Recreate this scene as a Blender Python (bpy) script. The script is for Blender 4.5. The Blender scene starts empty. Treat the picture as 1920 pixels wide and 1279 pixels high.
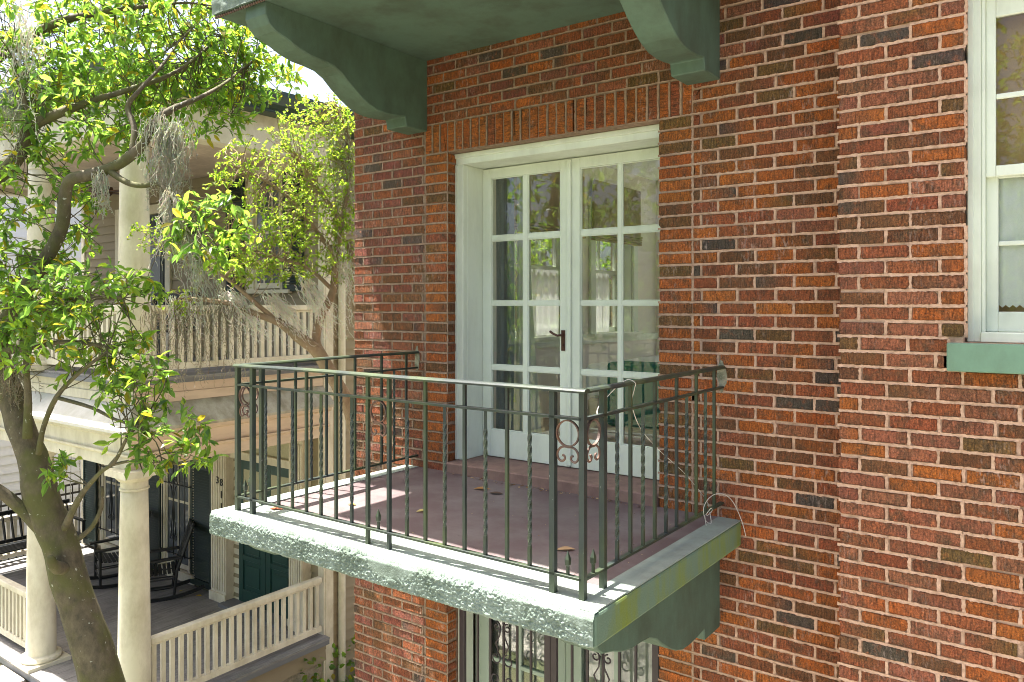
import bpy, bmesh, math, random
from mathutils import Vector, Matrix, noise

S = bpy.context.scene
COL = S.collection
R = random.Random(11)
rad = math.radians
GZ = -5.6                      # ground level; eye level of the photograph is 0

# ------------------------------------------------------------------ camera, sky, sun, exposure
cam_d = bpy.data.cameras.new('camera')
cam = bpy.data.objects.new('camera', cam_d); COL.objects.link(cam)
cam.rotation_euler = (rad(90), 0, rad(36.13))
cam_d.sensor_width = 36; cam_d.lens = 27.26; cam_d.shift_y = -0.0352
cam_d.clip_start = 0.05; cam_d.clip_end = 600
S.camera = cam

SUN_DIR = Vector((0.88, 0.18, -2.93)).normalized()
wd = bpy.data.worlds.new('World'); S.world = wd; wd.use_nodes = True
wn = wd.node_tree.nodes; wl = wd.node_tree.links
bgn = wn['Background']
sky = wn.new('ShaderNodeTexSky'); sky.sky_type = 'NISHITA'; sky.sun_disc = False
sky.sun_elevation = math.asin(-SUN_DIR.z)
sky.sun_rotation = math.atan2(-SUN_DIR.x, -SUN_DIR.y)
sky.air_density = 0.7; sky.dust_density = 5.0; sky.ozone_density = 0.0
wl.new(sky.outputs[0], bgn.inputs[0]); bgn.inputs[1].default_value = 0.105
sun_l = bpy.data.lights.new('sun', 'SUN'); sun_l.energy = 5.0; sun_l.angle = rad(0.5); sun_l.color = (1, 0.96, 0.89)
sun = bpy.data.objects.new('sun', sun_l); COL.objects.link(sun)
sun.rotation_euler = SUN_DIR.to_track_quat('-Z', 'Y').to_euler(); sun.location = (-12, -2, 40)
S.view_settings.view_transform = 'Standard'; S.view_settings.look = 'None'
S.view_settings.exposure = 2.25; S.view_settings.gamma = 1
S.view_settings.use_curve_mapping = False
S.cycles.use_adaptive_sampling = False; S.cycles.filter_width = 1.0
S.cycles.max_bounces = 10; S.cycles.transparent_max_bounces = 24; S.cycles.diffuse_bounces = 5

# ------------------------------------------------------------------ materials
def new_mat(name):
    m = bpy.data.materials.new(name); m.use_nodes = True
    nt = m.node_tree
    return m, nt, nt.nodes['Principled BSDF'], nt.nodes['Material Output']
def nd(nt, t, **kw):
    n = nt.nodes.new(t)
    for k, v in kw.items(): setattr(n, k, v)
    return n
def pos_noise(nt, scale, mapping=(1, 1, 1), detail=4, rough=0.6):
    g = nd(nt, 'ShaderNodeNewGeometry'); mp = nd(nt, 'ShaderNodeMapping'); n = nd(nt, 'ShaderNodeTexNoise')
    mp.inputs['Scale'].default_value = mapping
    nt.links.new(g.outputs['Position'], mp.inputs[0]); nt.links.new(mp.outputs[0], n.inputs['Vector'])
    n.inputs['Scale'].default_value = scale; n.inputs['Detail'].default_value = detail; n.inputs['Roughness'].default_value = rough
    return n.outputs['Fac']
def ramp(nt, src, stops):
    r = nd(nt, 'ShaderNodeValToRGB'); e = r.color_ramp.elements
    while len(e) < len(stops): e.new(0.5)
    for i, (p, c) in enumerate(stops):
        e[i].position = p; e[i].color = (c[0], c[1], c[2], 1) if not isinstance(c, (int, float)) else (c, c, c, 1)
    nt.links.new(src, r.inputs[0]); return r.outputs[0]
def mix(nt, fac, a, b, mode='MIX'):
    m = nd(nt, 'ShaderNodeMix'); m.data_type = 'RGBA'; m.blend_type = mode
    for sock, val in ((m.inputs[0], fac), (m.inputs[6], a), (m.inputs[7], b)):
        if isinstance(val, (int, float)): sock.default_value = val
        elif isinstance(val, tuple): sock.default_value = (val[0], val[1], val[2], 1)
        else: nt.links.new(val, sock)
    return m.outputs[2]
def mth(nt, op, a, b=None):
    m = nd(nt, 'ShaderNodeMath'); m.operation = op
    for s, v in ((m.inputs[0], a), (m.inputs[1], b)):
        if v is None: continue
        if isinstance(v, (int, float)): s.default_value = v
        else: nt.links.new(v, s)
    return m.outputs[0]
def bump(nt, b, h, strength, dist):
    n = nd(nt, 'ShaderNodeBump'); n.inputs['Strength'].default_value = strength; n.inputs['Distance'].default_value = dist
    nt.links.new(h, n.inputs['Height']); nt.links.new(n.outputs[0], b.inputs['Normal'])

def paint(name, col, rough=0.6, var=0.18, nscale=5, dirt=None, damt=0.5, dscale=3, dmap=(1, 1, 0.5), bs=60, bst=0.25, bd=0.002, chips=None, chipamt=0.62, spec=0.4, metal=0.0, bmap=(1, 1, 1)):
    m, nt, b, o = new_mat(name)
    n = pos_noise(nt, nscale, detail=5)
    c = mix(nt, n, tuple(x*(1-var) for x in col), tuple(min(1, x*(1+var)) for x in col))
    if dirt:
        d = pos_noise(nt, dscale, dmap, detail=7, rough=0.7)
        f = mth(nt, 'MULTIPLY', ramp(nt, d, [(0.42, 0.0), (0.68, 1.0)]), damt)
        c = mix(nt, f, c, dirt)
    if chips:
        d = pos_noise(nt, 45, (1, 1, 0.6), detail=6, rough=0.75)
        f = ramp(nt, d, [(chipamt, 0.0), (chipamt+0.05, 1.0)])
        c = mix(nt, f, c, chips)
    nt.links.new(c, b.inputs['Base Color'])
    b.inputs['Roughness'].default_value = rough; b.inputs['Specular IOR Level'].default_value = spec; b.inputs['Metallic'].default_value = metal
    if bst: bump(nt, b, pos_noise(nt, bs, bmap, detail=6, rough=0.65), bst, bd)
    return m

def brick_mat(name, stripe_map):
    m, nt, b, o = new_mat(name)
    at = nd(nt, 'ShaderNodeAttribute'); at.attribute_name = 'bcol'
    st = pos_noise(nt, 1, stripe_map, detail=5, rough=0.75)
    fine = pos_noise(nt, 120, detail=7, rough=0.85)
    blot = pos_noise(nt, 13, detail=6, rough=0.75)
    blot2 = pos_noise(nt, 17, (1.3, 1.3, 1.0), detail=5, rough=0.7)
    c = mix(nt, ramp(nt, blot, [(0.47, 0.0), (0.66, 0.8)]), at.outputs['Color'], (0.085, 0.055, 0.030))
    c = mix(nt, ramp(nt, blot2, [(0.54, 0.0), (0.72, 0.6)]), c, (0.36, 0.105, 0.035))
    f1 = ramp(nt, st, [(0.30, 0.25), (0.43, 0.7), (0.52, 1.05), (0.70, 1.5)])
    f3 = ramp(nt, fine, [(0.34, 0.22), (0.5, 1.0), (0.66, 2.0)])
    c = mix(nt, 1.0, c, f1, 'MULTIPLY'); c = mix(nt, 1.0, c, f3, 'MULTIPLY')
    c = mix(nt, ramp(nt, pos_noise(nt, 260, detail=3, rough=0.6), [(0.655, 0.0), (0.70, 0.55)]), c, (0.5, 0.36, 0.28))
    sp = pos_noise(nt, 90, (1, 1, 0.3), detail=3)
    area = ramp(nt, pos_noise(nt, 3.2, (2.2, 1, 0.45), detail=4), [(0.52, 0.0), (0.66, 1.0)])
    f = mth(nt, 'MULTIPLY', ramp(nt, sp, [(0.54, 0.0), (0.68, 1.0)]), mth(nt, 'MULTIPLY', area, 0.45))
    c = mix(nt, f, c, (0.55, 0.42, 0.36))
    nt.links.new(c, b.inputs['Base Color'])
    b.inputs['Roughness'].default_value = 0.7; b.inputs['Specular IOR Level'].default_value = 0.3
    h = mth(nt, 'ADD', mth(nt, 'MULTIPLY', st, 1.0), mth(nt, 'MULTIPLY', fine, 0.7))
    bump(nt, b, h, 1.0, 0.012)
    m.cycles.use_bump_map_correction = False
    return m

def mortar_mat():
    m, nt, b, o = new_mat('mortar')
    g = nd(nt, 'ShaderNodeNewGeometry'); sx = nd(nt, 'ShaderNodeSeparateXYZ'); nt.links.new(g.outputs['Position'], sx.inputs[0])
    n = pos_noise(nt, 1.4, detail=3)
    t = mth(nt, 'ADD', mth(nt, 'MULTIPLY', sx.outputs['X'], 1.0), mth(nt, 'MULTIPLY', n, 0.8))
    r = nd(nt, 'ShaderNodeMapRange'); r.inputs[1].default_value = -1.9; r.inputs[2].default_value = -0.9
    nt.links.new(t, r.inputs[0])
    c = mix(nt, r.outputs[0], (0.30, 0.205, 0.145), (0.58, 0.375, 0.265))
    c = mix(nt, ramp(nt, pos_noise(nt, 35, detail=6, rough=0.7), [(0.35, 0.0), (0.6, 1.0)]), mix(nt, 1.0, c, (0.66, 0.62, 0.58), 'MULTIPLY'), c)
    nt.links.new(c, b.inputs['Base Color']); b.inputs['Roughness'].default_value = 0.9
    bump(nt, b, pos_noise(nt, 120, detail=6, rough=0.7), 0.8, 0.006)
    m.cycles.use_bump_map_correction = False
    return m

def leaf_mat(name, trans=0.5, tmul=(2.6, 2.7, 1.2), rough=0.38):
    m, nt, b, o = new_mat(name)
    at = nd(nt, 'ShaderNodeAttribute'); at.attribute_name = 'bcol'
    nt.links.new(at.outputs['Color'], b.inputs['Base Color'])
    b.inputs['Roughness'].default_value = rough; b.inputs['Specular IOR Level'].default_value = 0.5
    t = nd(nt, 'ShaderNodeBsdfTranslucent')
    c = mix(nt, 1.0, at.outputs['Color'], tmul, 'MULTIPLY'); nt.links.new(c, t.inputs[0])
    ms = nd(nt, 'ShaderNodeMixShader'); ms.inputs[0].default_value = trans
    nt.links.new(b.outputs[0], ms.inputs[1]); nt.links.new(t.outputs[0], ms.inputs[2]); nt.links.new(ms.outputs[0], o.inputs[0])
    return m

def glass_mat(name, tint=(0.97, 0.985, 0.97), wavy=0.05, boost=0.8):
    m, nt, b, o = new_mat(name)
    tr = nd(nt, 'ShaderNodeBsdfTransparent'); tr.inputs[0].default_value = (*tint, 1)
    gl = nd(nt, 'ShaderNodeBsdfGlossy'); gl.inputs['Roughness'].default_value = 0.015
    fr = nd(nt, 'ShaderNodeFresnel'); fr.inputs[0].default_value = 1.5
    bp = nd(nt, 'ShaderNodeBump'); bp.inputs['Strength'].default_value = wavy; bp.inputs['Distance'].default_value = 0.004
    nt.links.new(pos_noise(nt, 7, detail=2), bp.inputs['Height']); nt.links.new(bp.outputs[0], gl.inputs['Normal'])
    ms = nd(nt, 'ShaderNodeMixShader'); nt.links.new(mth(nt, 'MULTIPLY', fr.outputs[0], boost), ms.inputs[0])
    nt.links.new(tr.outputs[0], ms.inputs[1]); nt.links.new(gl.outputs[0], ms.inputs[2]); nt.links.new(ms.outputs[0], o.inputs[0])
    return m

def cloth_mat(name, col, trans=0.4):
    m, nt, b, o = new_mat(name)
    c = mix(nt, pos_noise(nt, 120, detail=2), tuple(x*0.9 for x in col), col)
    nt.links.new(c, b.inputs['Base Color']); b.inputs['Roughness'].default_value = 0.9
    t = nd(nt, 'ShaderNodeBsdfTranslucent'); nt.links.new(c, t.inputs[0])
    ms = nd(nt, 'ShaderNodeMixShader'); ms.inputs[0].default_value = trans
    nt.links.new(b.outputs[0], ms.inputs[1]); nt.links.new(t.outputs[0], ms.inputs[2]); nt.links.new(ms.outputs[0], o.inputs[0])
    return m

def plank_mat(name, col, dark, axis_scale):
    m, nt, b, o = new_mat(name)
    g = pos_noise(nt, 1, axis_scale, detail=6, rough=0.7)
    c = mix(nt, ramp(nt, g, [(0.35, 0.0), (0.6, 1.0)]), dark, col)
    c = mix(nt, ramp(nt, pos_noise(nt, 2.5, detail=4), [(0.3, 0.7), (0.7, 1.1)]), (0, 0, 0), c)
    nt.links.new(c, b.inputs['Base Color']); b.inputs['Roughness'].default_value = 0.65
    bump(nt, b, g, 0.3, 0.003)
    return m

def bark_mat(name, a, c2, lich, moss):
    m, nt, b, o = new_mat(name)
    n = pos_noise(nt, 14, (1, 1, 0.6), detail=8, rough=0.7)
    c = mix(nt, ramp(nt, n, [(0.35, 0.0), (0.65, 1.0)]), a, c2)
    c = mix(nt, ramp(nt, pos_noise(nt, 4, detail=5), [(0.45, 0.0), (0.62, 0.8)]), c, moss)
    c = mix(nt, ramp(nt, pos_noise(nt, 26, detail=3), [(0.66, 0.0), (0.71, 0.8)]), c, lich)
    nt.links.new(c, b.inputs['Base Color']); b.inputs['Roughness'].default_value = 0.85
    bump(nt, b, pos_noise(nt, 60, detail=7, rough=0.7), 0.7, 0.008)
    return m

M = {}
M['brick'] = brick_mat('brick_face', (120, 120, 22))
M['soldier'] = brick_mat('brick_face_upright', (22, 22, 120))
M['mortar'] = mortar_mat()
M['green'] = paint('green_masonry_paint', (0.088, 0.140, 0.100), 0.7, 0.2, 3, dirt=(0.045, 0.05, 0.03), damt=0.75, dscale=2.6, bs=110, bst=0.55, chips=(0.20, 0.25, 0.20), chipamt=0.735)
M['green_moss'] = paint('green_paint_with_algae', (0.130, 0.195, 0.135), 0.75, 0.15, 4, dirt=(0.17, 0.21, 0.015), damt=1.0, dscale=2.6, dmap=(1, 2.0, 0.55), bs=110, bst=0.7, bd=0.003, chips=(0.4, 0.36, 0.3), chipamt=0.69)
M['sill_green'] = paint('green_sill_paint', (0.150, 0.26, 0.180), 0.6, 0.1, 5, dirt=(0.09, 0.13, 0.09), damt=0.5, dscale=6, bs=160, bst=0.4, chips=(0.3, 0.33, 0.28), chipamt=0.74)
M['stucco'] = paint('rough_green_stucco', (0.225, 0.28, 0.24), 0.85, 0.3, 26, dirt=(0.075, 0.105, 0.07), damt=0.85, dscale=6, dmap=(1, 1, 0.5), bs=160, bst=1.0, bd=0.006, chips=(0.42, 0.42, 0.38), chipamt=0.66)
M['rim'] = paint('worn_rim_paint', (0.26, 0.31, 0.265), 0.8, 0.2, 6, dirt=(0.13, 0.12, 0.11), damt=0.5, dscale=4, dmap=(1, 1, 1), bs=150, bst=0.35)
M['deck'] = paint('maroon_deck_paint', (0.118, 0.082, 0.083), 0.62, 0.22, 2.2, dirt=(0.185, 0.165, 0.158), damt=0.85, dscale=2.3, dmap=(1, 1, 1), bs=180, bst=0.3, chips=(0.23, 0.20, 0.19), chipamt=0.68)
M['sillstone'] = paint('brown_stone_sill', (0.24, 0.15, 0.12), 0.8, 0.25, 8, dirt=(0.13, 0.07, 0.06), damt=0.7, dscale=9, bs=140, bst=0.4)
M['white'] = paint('old_white_paint', (0.70, 0.74, 0.63), 0.5, 0.05, 6, dirt=(0.42, 0.43, 0.34), damt=0.35, dscale=5, dmap=(1, 1, 0.3), bs=90, bst=0.12, chips=(0.25, 0.23, 0.18), chipamt=0.735)
M['glass'] = glass_mat('window_glass')
M['iron'] = paint('green_black_iron', (0.024, 0.033, 0.031), 0.40, 0.35, 14, dirt=(0.085, 0.115, 0.03), damt=0.6, dscale=3.5, dmap=(1, 1, 0.35), bs=140, bst=0.3, chips=(0.30, 0.32, 0.29), chipamt=0.66, spec=0.5)
M['rust'] = paint('rusty_iron', (0.085, 0.055, 0.045), 0.6, 0.4, 30, dirt=(0.22, 0.10, 0.05), damt=0.6, dscale=12, bs=150, bst=0.35)
M['bronze'] = paint('bronze', (0.08, 0.035, 0.025), 0.4, 0.2, 20, metal=0.5)
M['gate'] = paint('dark_plum_iron', (0.045, 0.032, 0.036), 0.5, 0.25, 18, bs=150, bst=0.2)
M['lowdoor'] = paint('grey_green_door_paint', (0.36, 0.43, 0.35), 0.55, 0.08, 5)
M['cream'] = paint('cream_house_paint', (0.66, 0.615, 0.49), 0.6, 0.08, 3, dirt=(0.38, 0.33, 0.22), damt=0.65, dscale=3.5, bs=60, bst=0.12)
M['peach'] = paint('cream_trim_brick_bounce', (0.60, 0.475, 0.355), 0.6, 0.08, 3, dirt=(0.36, 0.27, 0.19), damt=0.4, dscale=3, dmap=(0.4, 0.4, 3), bs=40, bst=0.2, bmap=(0.2, 0.2, 3))  # cream trim tinted peach to paint in bounce off the brick
M['siding'] = paint('khaki_siding_paint', (0.265, 0.22, 0.14), 0.65, 0.1, 2, dirt=(0.26, 0.21, 0.14), damt=0.35, dscale=2, bs=50, bst=0.15)
M['skirt'] = paint('pale_metal_skirt', (0.50, 0.49, 0.45), 0.6, 0.08, 3, dirt=(0.34, 0.33, 0.26), damt=0.7, dscale=3)
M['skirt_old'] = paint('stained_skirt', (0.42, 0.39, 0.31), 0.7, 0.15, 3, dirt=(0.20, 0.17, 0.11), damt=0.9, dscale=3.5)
M['deckedge'] = paint('grey_porch_paint', (0.15, 0.155, 0.165), 0.6, 0.12, 4)
M['boards'] = plank_mat('grey_floor_boards', (0.27, 0.26, 0.25), (0.15, 0.145, 0.14), (60, 3, 60))
M['shutter'] = paint('dark_green_shutter', (0.018, 0.032, 0.028), 0.5, 0.2, 6)
M['gdoor'] = paint('bottle_green_door', (0.012, 0.05, 0.042), 0.38, 0.2, 6)
M['darkpane'] = paint('dark_pane', (0.10, 0.11, 0.12), 0.08, 0.4, 2.5, bst=0, spec=0.7)
M['screen'] = paint('cream_mesh', (0.42, 0.40, 0.27), 0.7, 0.25, 60, bst=0)
M['black'] = paint('black_paint', (0.012, 0.014, 0.015), 0.42, 0.2, 9)
M['ceilwood'] = plank_mat('painted_ceiling_boards', (0.62, 0.52, 0.41), (0.48, 0.38, 0.29), (3, 60, 60))
M['roofmetal'] = paint('pale_metal_roof', (0.55, 0.57, 0.59), 0.5, 0.08, 2)
M['gutter'] = paint('dark_green_gutter', (0.022, 0.045, 0.035), 0.4, 0.15, 4)
M['whitehouse'] = paint('white_house_paint', (0.78, 0.80, 0.84), 0.6, 0.04, 2)
M['plaster'] = paint('room_plaster', (0.78, 0.73, 0.65), 0.9, 0.06, 2)
M['ceiling'] = paint('room_ceiling', (0.85, 0.85, 0.84), 0.9, 0.04, 2)
M['roomfloor'] = plank_mat('room_floor', (0.58, 0.46, 0.34), (0.48, 0.36, 0.25), (5, 40, 40))
M['curtain'] = cloth_mat('slate_curtain', (0.20, 0.23, 0.24), 0.15)
M['sheer'] = cloth_mat('pale_lining', (0.55, 0.57, 0.50), 0.4)
M['lace'] = cloth_mat('lace', (0.88, 0.88, 0.84), 0.05)
M['blind'] = cloth_mat('brown_pane_tone', (0.55, 0.34, 0.16), 0.03)  # brown of pane reflections and room, put into a sheet
M['bamboo'] = cloth_mat('bamboo_blind', (0.46, 0.36, 0.24), 0.4)
M['linen'] = cloth_mat('white_linen', (0.80, 0.79, 0.74), 0.1)
M['teal'] = cloth_mat('teal_cover', (0.03, 0.16, 0.12), 0.1)
M['leafA'] = leaf_mat('broad_leaf', 0.6, (4.7, 4.6, 2.6), 0.3)
M['leafB'] = leaf_mat('small_leaf', 0.62, (2.7, 3.1, 1.5), 0.45)
M['bark'] = bark_mat('mossy_bark', (0.06, 0.05, 0.03), (0.14, 0.115, 0.07), (0.42, 0.43, 0.36), (0.085, 0.09, 0.02))
M['bark2'] = bark_mat('smooth_tan_bark', (0.20, 0.13, 0.075), (0.34, 0.25, 0.16), (0.4, 0.38, 0.3), (0.24, 0.19, 0.12))
M['moss'] = leaf_mat('grey_moss', 0.45, (1.3, 1.3, 1.2), 0.9)
M['cord'] = paint('white_cord', (0.60, 0.57, 0.50), 0.7, 0.1, 40)
M['dryleaf'] = leaf_mat('dry_leaf', 0.25, (1.2, 1.1, 0.9), 0.6)
M['ground'] = paint('earth_and_grass', (0.14, 0.13, 0.07), 0.95, 0.35, 1.5, dirt=(0.07, 0.10, 0.03), damt=0.9, dscale=0.7, dmap=(1, 1, 1), bs=30, bst=0.6, bd=0.02)
M['concrete'] = paint('concrete', (0.42, 0.39, 0.34), 0.9, 0.12, 2, dirt=(0.25, 0.23, 0.19), damt=0.5, dscale=1.5, dmap=(1, 1, 1), bs=70, bst=0.3)
M['asphalt'] = paint('asphalt', (0.055, 0.055, 0.057), 0.9, 0.2, 3, bs=120, bst=0.5)
M['stone'] = paint('foundation_stone', (0.36, 0.31, 0.24), 0.9, 0.3, 9, dirt=(0.12, 0.13, 0.06), damt=0.7, dscale=4, dmap=(1, 1, 1), bs=40, bst=0.8, bd=0.02)

# ------------------------------------------------------------------ mesh building
class MB:
    def __init__(s): s.v = []; s.f = []; s.c = None
    def add(s, vs, fs, cols=None):
        n = len(s.v); s.v.extend(vs); s.f.extend([tuple(i+n for i in f) for f in fs])
        if cols is not None:
            if s.c is None: s.c = []
            s.c.extend(cols)
        return s
    def box(s, x0, x1, y0, y1, z0, z1):
        return s.add([(x0,y0,z0),(x1,y0,z0),(x1,y1,z0),(x0,y1,z0),(x0,y0,z1),(x1,y0,z1),(x1,y1,z1),(x0,y1,z1)],
                     [(0,3,2,1),(4,5,6,7),(0,1,5,4),(1,2,6,5),(2,3,7,6),(3,0,4,7)])
    def bar(s, p, q, w, h, up=(0, 0, 1), taper=1.0):
        p = Vector(p); q = Vector(q); d = (q-p).normalized(); up = Vector(up)
        if abs(d.dot(up)) > 0.98: up = Vector((0, 1, 0))
        a = d.cross(up).normalized()*w/2; b = a.cross(d).normalized()*h/2
        vs = [p-a-b, p+a-b, p+a+b, p-a+b, q-(a+b)*taper, q+(a-b)*taper, q+(a+b)*taper, q-(a-b)*taper]
        return s.add([tuple(v) for v in vs], [(0,3,2,1),(4,5,6,7),(0,1,5,4),(1,2,6,5),(2,3,7,6),(3,0,4,7)])
    def tube(s, pts, r, n=6, cap=True):
        pts = [Vector(p) for p in pts]; m = len(pts)
        rs = r if isinstance(r, (list, tuple)) else [r]*m
        vs = []; t0 = (pts[1]-pts[0]).normalized()
        a = t0.orthogonal().normalized()
        for i in range(m):
            t = (pts[min(i+1, m-1)]-pts[max(i-1, 0)])
            t = t.normalized() if t.length > 1e-9 else t0
            a = (a-t*a.dot(t))
            a = a.normalized() if a.length > 1e-6 else t.orthogonal().normalized()
            b = t.cross(a)
            for k in range(n):
                w = 2*math.pi*k/n; vs.append(tuple(pts[i]+(a*math.cos(w)+b*math.sin(w))*rs[i]))
        fs = [(i*n+k, i*n+(k+1)%n, (i+1)*n+(k+1)%n, (i+1)*n+k) for i in range(m-1) for k in range(n)]
        if cap: fs += [tuple(range(n-1, -1, -1)), tuple((m-1)*n+k for k in range(n))]
        return s.add(vs, fs)
    def lathe(s, prof, cx, cy, n=28):
        vs = [(cx+r*math.cos(2*math.pi*k/n), cy+r*math.sin(2*math.pi*k/n), z) for r, z in prof for k in range(n)]
        m = len(prof)
        fs = [(i*n+k, i*n+(k+1)%n, (i+1)*n+(k+1)%n, (i+1)*n+k) for i in range(m-1) for k in range(n)]
        fs += [tuple(range(n-1, -1, -1)), tuple((m-1)*n+k for k in range(n))]
        return s.add(vs, fs)
    def prism(s, poly, axis, a, b):
        n = len(poly)
        def P(u, v, w): return {'x': (w, u, v), 'y': (u, w, v), 'z': (u, v, w)}[axis]
        vs = [P(u, v, a) for u, v in poly]+[P(u, v, b) for u, v in poly]
        fs = [tuple(range(n-1, -1, -1)), tuple(range(n, 2*n))]+[(i, (i+1) % n, n+(i+1) % n, n+i) for i in range(n)]
        return s.add(vs, fs)
    def mesh(s, name, mat, smooth=False, fix=True):
        me = bpy.data.meshes.new(name); me.from_pydata([tuple(v) for v in s.v], [], s.f)
        if s.c is not None:
            ca = me.color_attributes.new('bcol', 'FLOAT_COLOR', 'POINT')
            flat = []
            for c in s.c: flat.extend((c[0], c[1], c[2], 1.0))
            ca.data.foreach_set('color', flat)
        if fix:
            bm = bmesh.new(); bm.from_mesh(me); bmesh.ops.recalc_face_normals(bm, faces=bm.faces); bm.to_mesh(me); bm.free()
        if smooth:
            me.polygons.foreach_set('use_smooth', [True]*len(me.polygons))
        if mat: me.materials.append(mat)
        return me
    def build(s, name, mat, parent=None, smooth=False, bevel=0, kind=None, fix=True, seg=1):
        return put(name, s.mesh(name, mat, smooth, fix), parent, bevel=bevel, kind=kind, seg=seg)

def put(name, data, parent=None, mw=None, bevel=0, kind=None, seg=1):
    """link an object; mw is its wanted world matrix (identity when left out)"""
    o = bpy.data.objects.new(name, data); COL.objects.link(o)
    o.matrix_basis = mw if mw is not None else Matrix()
    o['wl'] = 1
    if parent is not None:
        o.parent = parent; o.matrix_parent_inverse = WM(parent).inverted()
    if bevel:
        b = o.modifiers.new('edge', 'BEVEL'); b.width = bevel; b.segments = seg; b.limit_method = 'ANGLE'; b.angle_limit = rad(40)
    if kind: o['kind'] = kind
    del o['wl']
    return o
def WM(o):
    m = o.matrix_basis
    return m if o.parent is None else WM(o.parent) @ o.matrix_parent_inverse @ m
def thing(name, loc, label, cat, group=None):
    o = bpy.data.objects.new(name, None); COL.objects.link(o); o.empty_display_size = 0.2
    o.matrix_basis = Matrix.Translation(loc); tag(o, label, cat, group); return o
def tag(o, label, cat, group=None):
    o['label'] = label; o['category'] = cat
    if group: o['group'] = group
    return o

def catmull(pts, sub=4):
    out = []; n = len(pts)
    for i in range(n-1):
        p0, p1, p2, p3 = pts[max(i-1, 0)], pts[i], pts[i+1], pts[min(i+2, n-1)]
        for k in range(sub):
            t = k/sub
            out.append(tuple(0.5*((2*b)+(-a+c)*t+(2*a-5*b+4*c-d)*t*t+(-a+3*b-3*c+d)*t**3) for a, b, c, d in zip(p0, p1, p2, p3)))
    out.append(tuple(pts[-1])); return out

# ------------------------------------------------------------------ ground
g = MB(); n = 24; L = 150
g.add([(-L+2*L*i/n, -L+2*L*j/n, GZ) for j in range(n+1) for i in range(n+1)],
      [(j*(n+1)+i, j*(n+1)+i+1, (j+1)*(n+1)+i+1, (j+1)*(n+1)+i) for j in range(n) for i in range(n)])
g.build('ground', M['ground'], kind='structure')
MB().box(-40, 40, -3.2, -1.2, GZ-0.1, GZ+0.03).build('pavement', M['concrete'], kind='structure')
MB().box(-4.4, 2.5, -1.2, 3.6, GZ-0.1, GZ+0.02).build('path', M['concrete'], kind='structure')
MB().box(-4.2, 6, 9.3, 24, GZ-0.1, GZ+0.03).build('bounce_paving', M['concrete'], kind='structure')  # unseen pale paving added to bounce sunlight into the room
MB().box(-60, 60, -14, -5, GZ-0.1, GZ+0.008).build('road', M['asphalt'], kind='structure')

# ------------------------------------------------------------------ brick house
house = thing('brick_house', (-2.7, 4.15, GZ), 'red brick house with green balcony slab and canopy round white french doors', 'house')
YW = 4.157; YR = 3.907
HEAD = 1.0793; LHEAD = -1.90
w = MB()
w.box(-4.545, -3.606, YW, 4.42, GZ, 3.69)
w.box(-1.964, -0.905, YW, 4.42, GZ, 3.69)
w.box(-3.606, -1.964, YW, 4.42, HEAD, 3.69)
w.box(-3.606, -1.964, YW, 4.42, LHEAD, -1.24)
w.box(-3.606, -1.964, YW, 4.42, GZ, -4.6)
w.box(-0.913, -0.405, YR, 4.42, GZ, 3.69)
w.box(-0.405, 0.56, YR, 4.42, 1.41, 3.69)
w.box(-0.405, 0.56, YR, 4.42, GZ, -0.165)
w.box(0.56, 2.4, YR, 4.42, GZ, 3.69)
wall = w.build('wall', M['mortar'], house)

# side, back and inner walls
w = MB()
for y0, y1, z0, z1 in [(4.42, 4.60, GZ, 3.69), (5.45, 5.85, GZ, 3.69), (4.60, 5.45, GZ, -0.33), (4.60, 5.45, 1.05, 3.69), (6.95, 7.35, GZ, 3.69), (8.25, 9.0, GZ, 3.69), (5.85, 6.95, GZ, -0.33), (7.35, 8.25, GZ, -0.33), (5.85, 6.95, 1.05, 3.69), (7.35, 8.25, 1.05, 3.69)]:
    w.box(-4.545, -4.30, y0, y1, z0, z1)
for y0, y1, z0, z1 in [(4.42, 5.0, GZ, 3.69), (5.0, 8.6, GZ, -0.9), (5.0, 8.6, 1.45, 3.69), (8.6, 9.0, GZ, 3.69)]: w.box(2.15, 2.4, y0, y1, z0, z1)  # wall has an unseen opening added to let in more light
for x0, x1, z0, z1 in [(-4.545, -4.2, GZ, 3.69), (-2.7, -2.5, GZ, 3.69), (-0.9, -0.6, GZ, 3.69), (-0.6, 1.9, GZ, -0.9), (-0.6, 1.9, 1.45, 3.69), (1.9, 2.4, GZ, 3.69), (-4.2, -2.7, GZ, -0.9), (-4.2, -2.7, 1.45, 3.69), (-2.5, -0.9, GZ, -0.9), (-2.5, -0.9, 1.45, 3.69)]:
    w.box(x0, x1, 9.0, 9.2, z0, z1)
w.build('outer_wall', M['mortar'], house)
w = MB()
for x0, x1, z0, z1 in [(-4.27, -4.2, -1.12, 1.55), (-2.7, -2.5, -1.12, 1.55), (-0.9, -0.75, -1.12, 1.55), (-4.2, -2.7, -1.12, -0.9), (-4.2, -2.7, 1.45, 1.55), (-2.5, -0.9, -1.12, -0.9), (-2.5, -0.9, 1.45, 1.55)]:
    w.box(x0, x1, 8.9, 8.98, z0, z1)
w.box(-0.75, -0.62, 4.43, 4.9, -1.12, 1.55)
for y0, y1, z0, z1 in [(4.43, 4.59, -1.12, 1.55), (5.46, 5.84, -1.12, 1.55), (4.59, 5.46, -1.12, -0.345), (4.59, 5.46, 1.06, 1.55), (6.96, 7.34, -1.12, 1.55), (8.26, 8.9, -1.12, 1.55), (5.84, 6.96, -1.12, -0.345), (7.34, 8.26, -1.12, -0.345), (5.84, 6.96, 1.06, 1.55), (7.34, 8.26, 1.06, 1.55)]:
    w.box(-4.295, -4.27, y0, y1, z0, z1)
for x0, x1 in [(-4.27, -3.62), (-1.95, -0.75)]: w.box(x0, x1, 4.425, 4.46, -1.12, 1.55)
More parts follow.
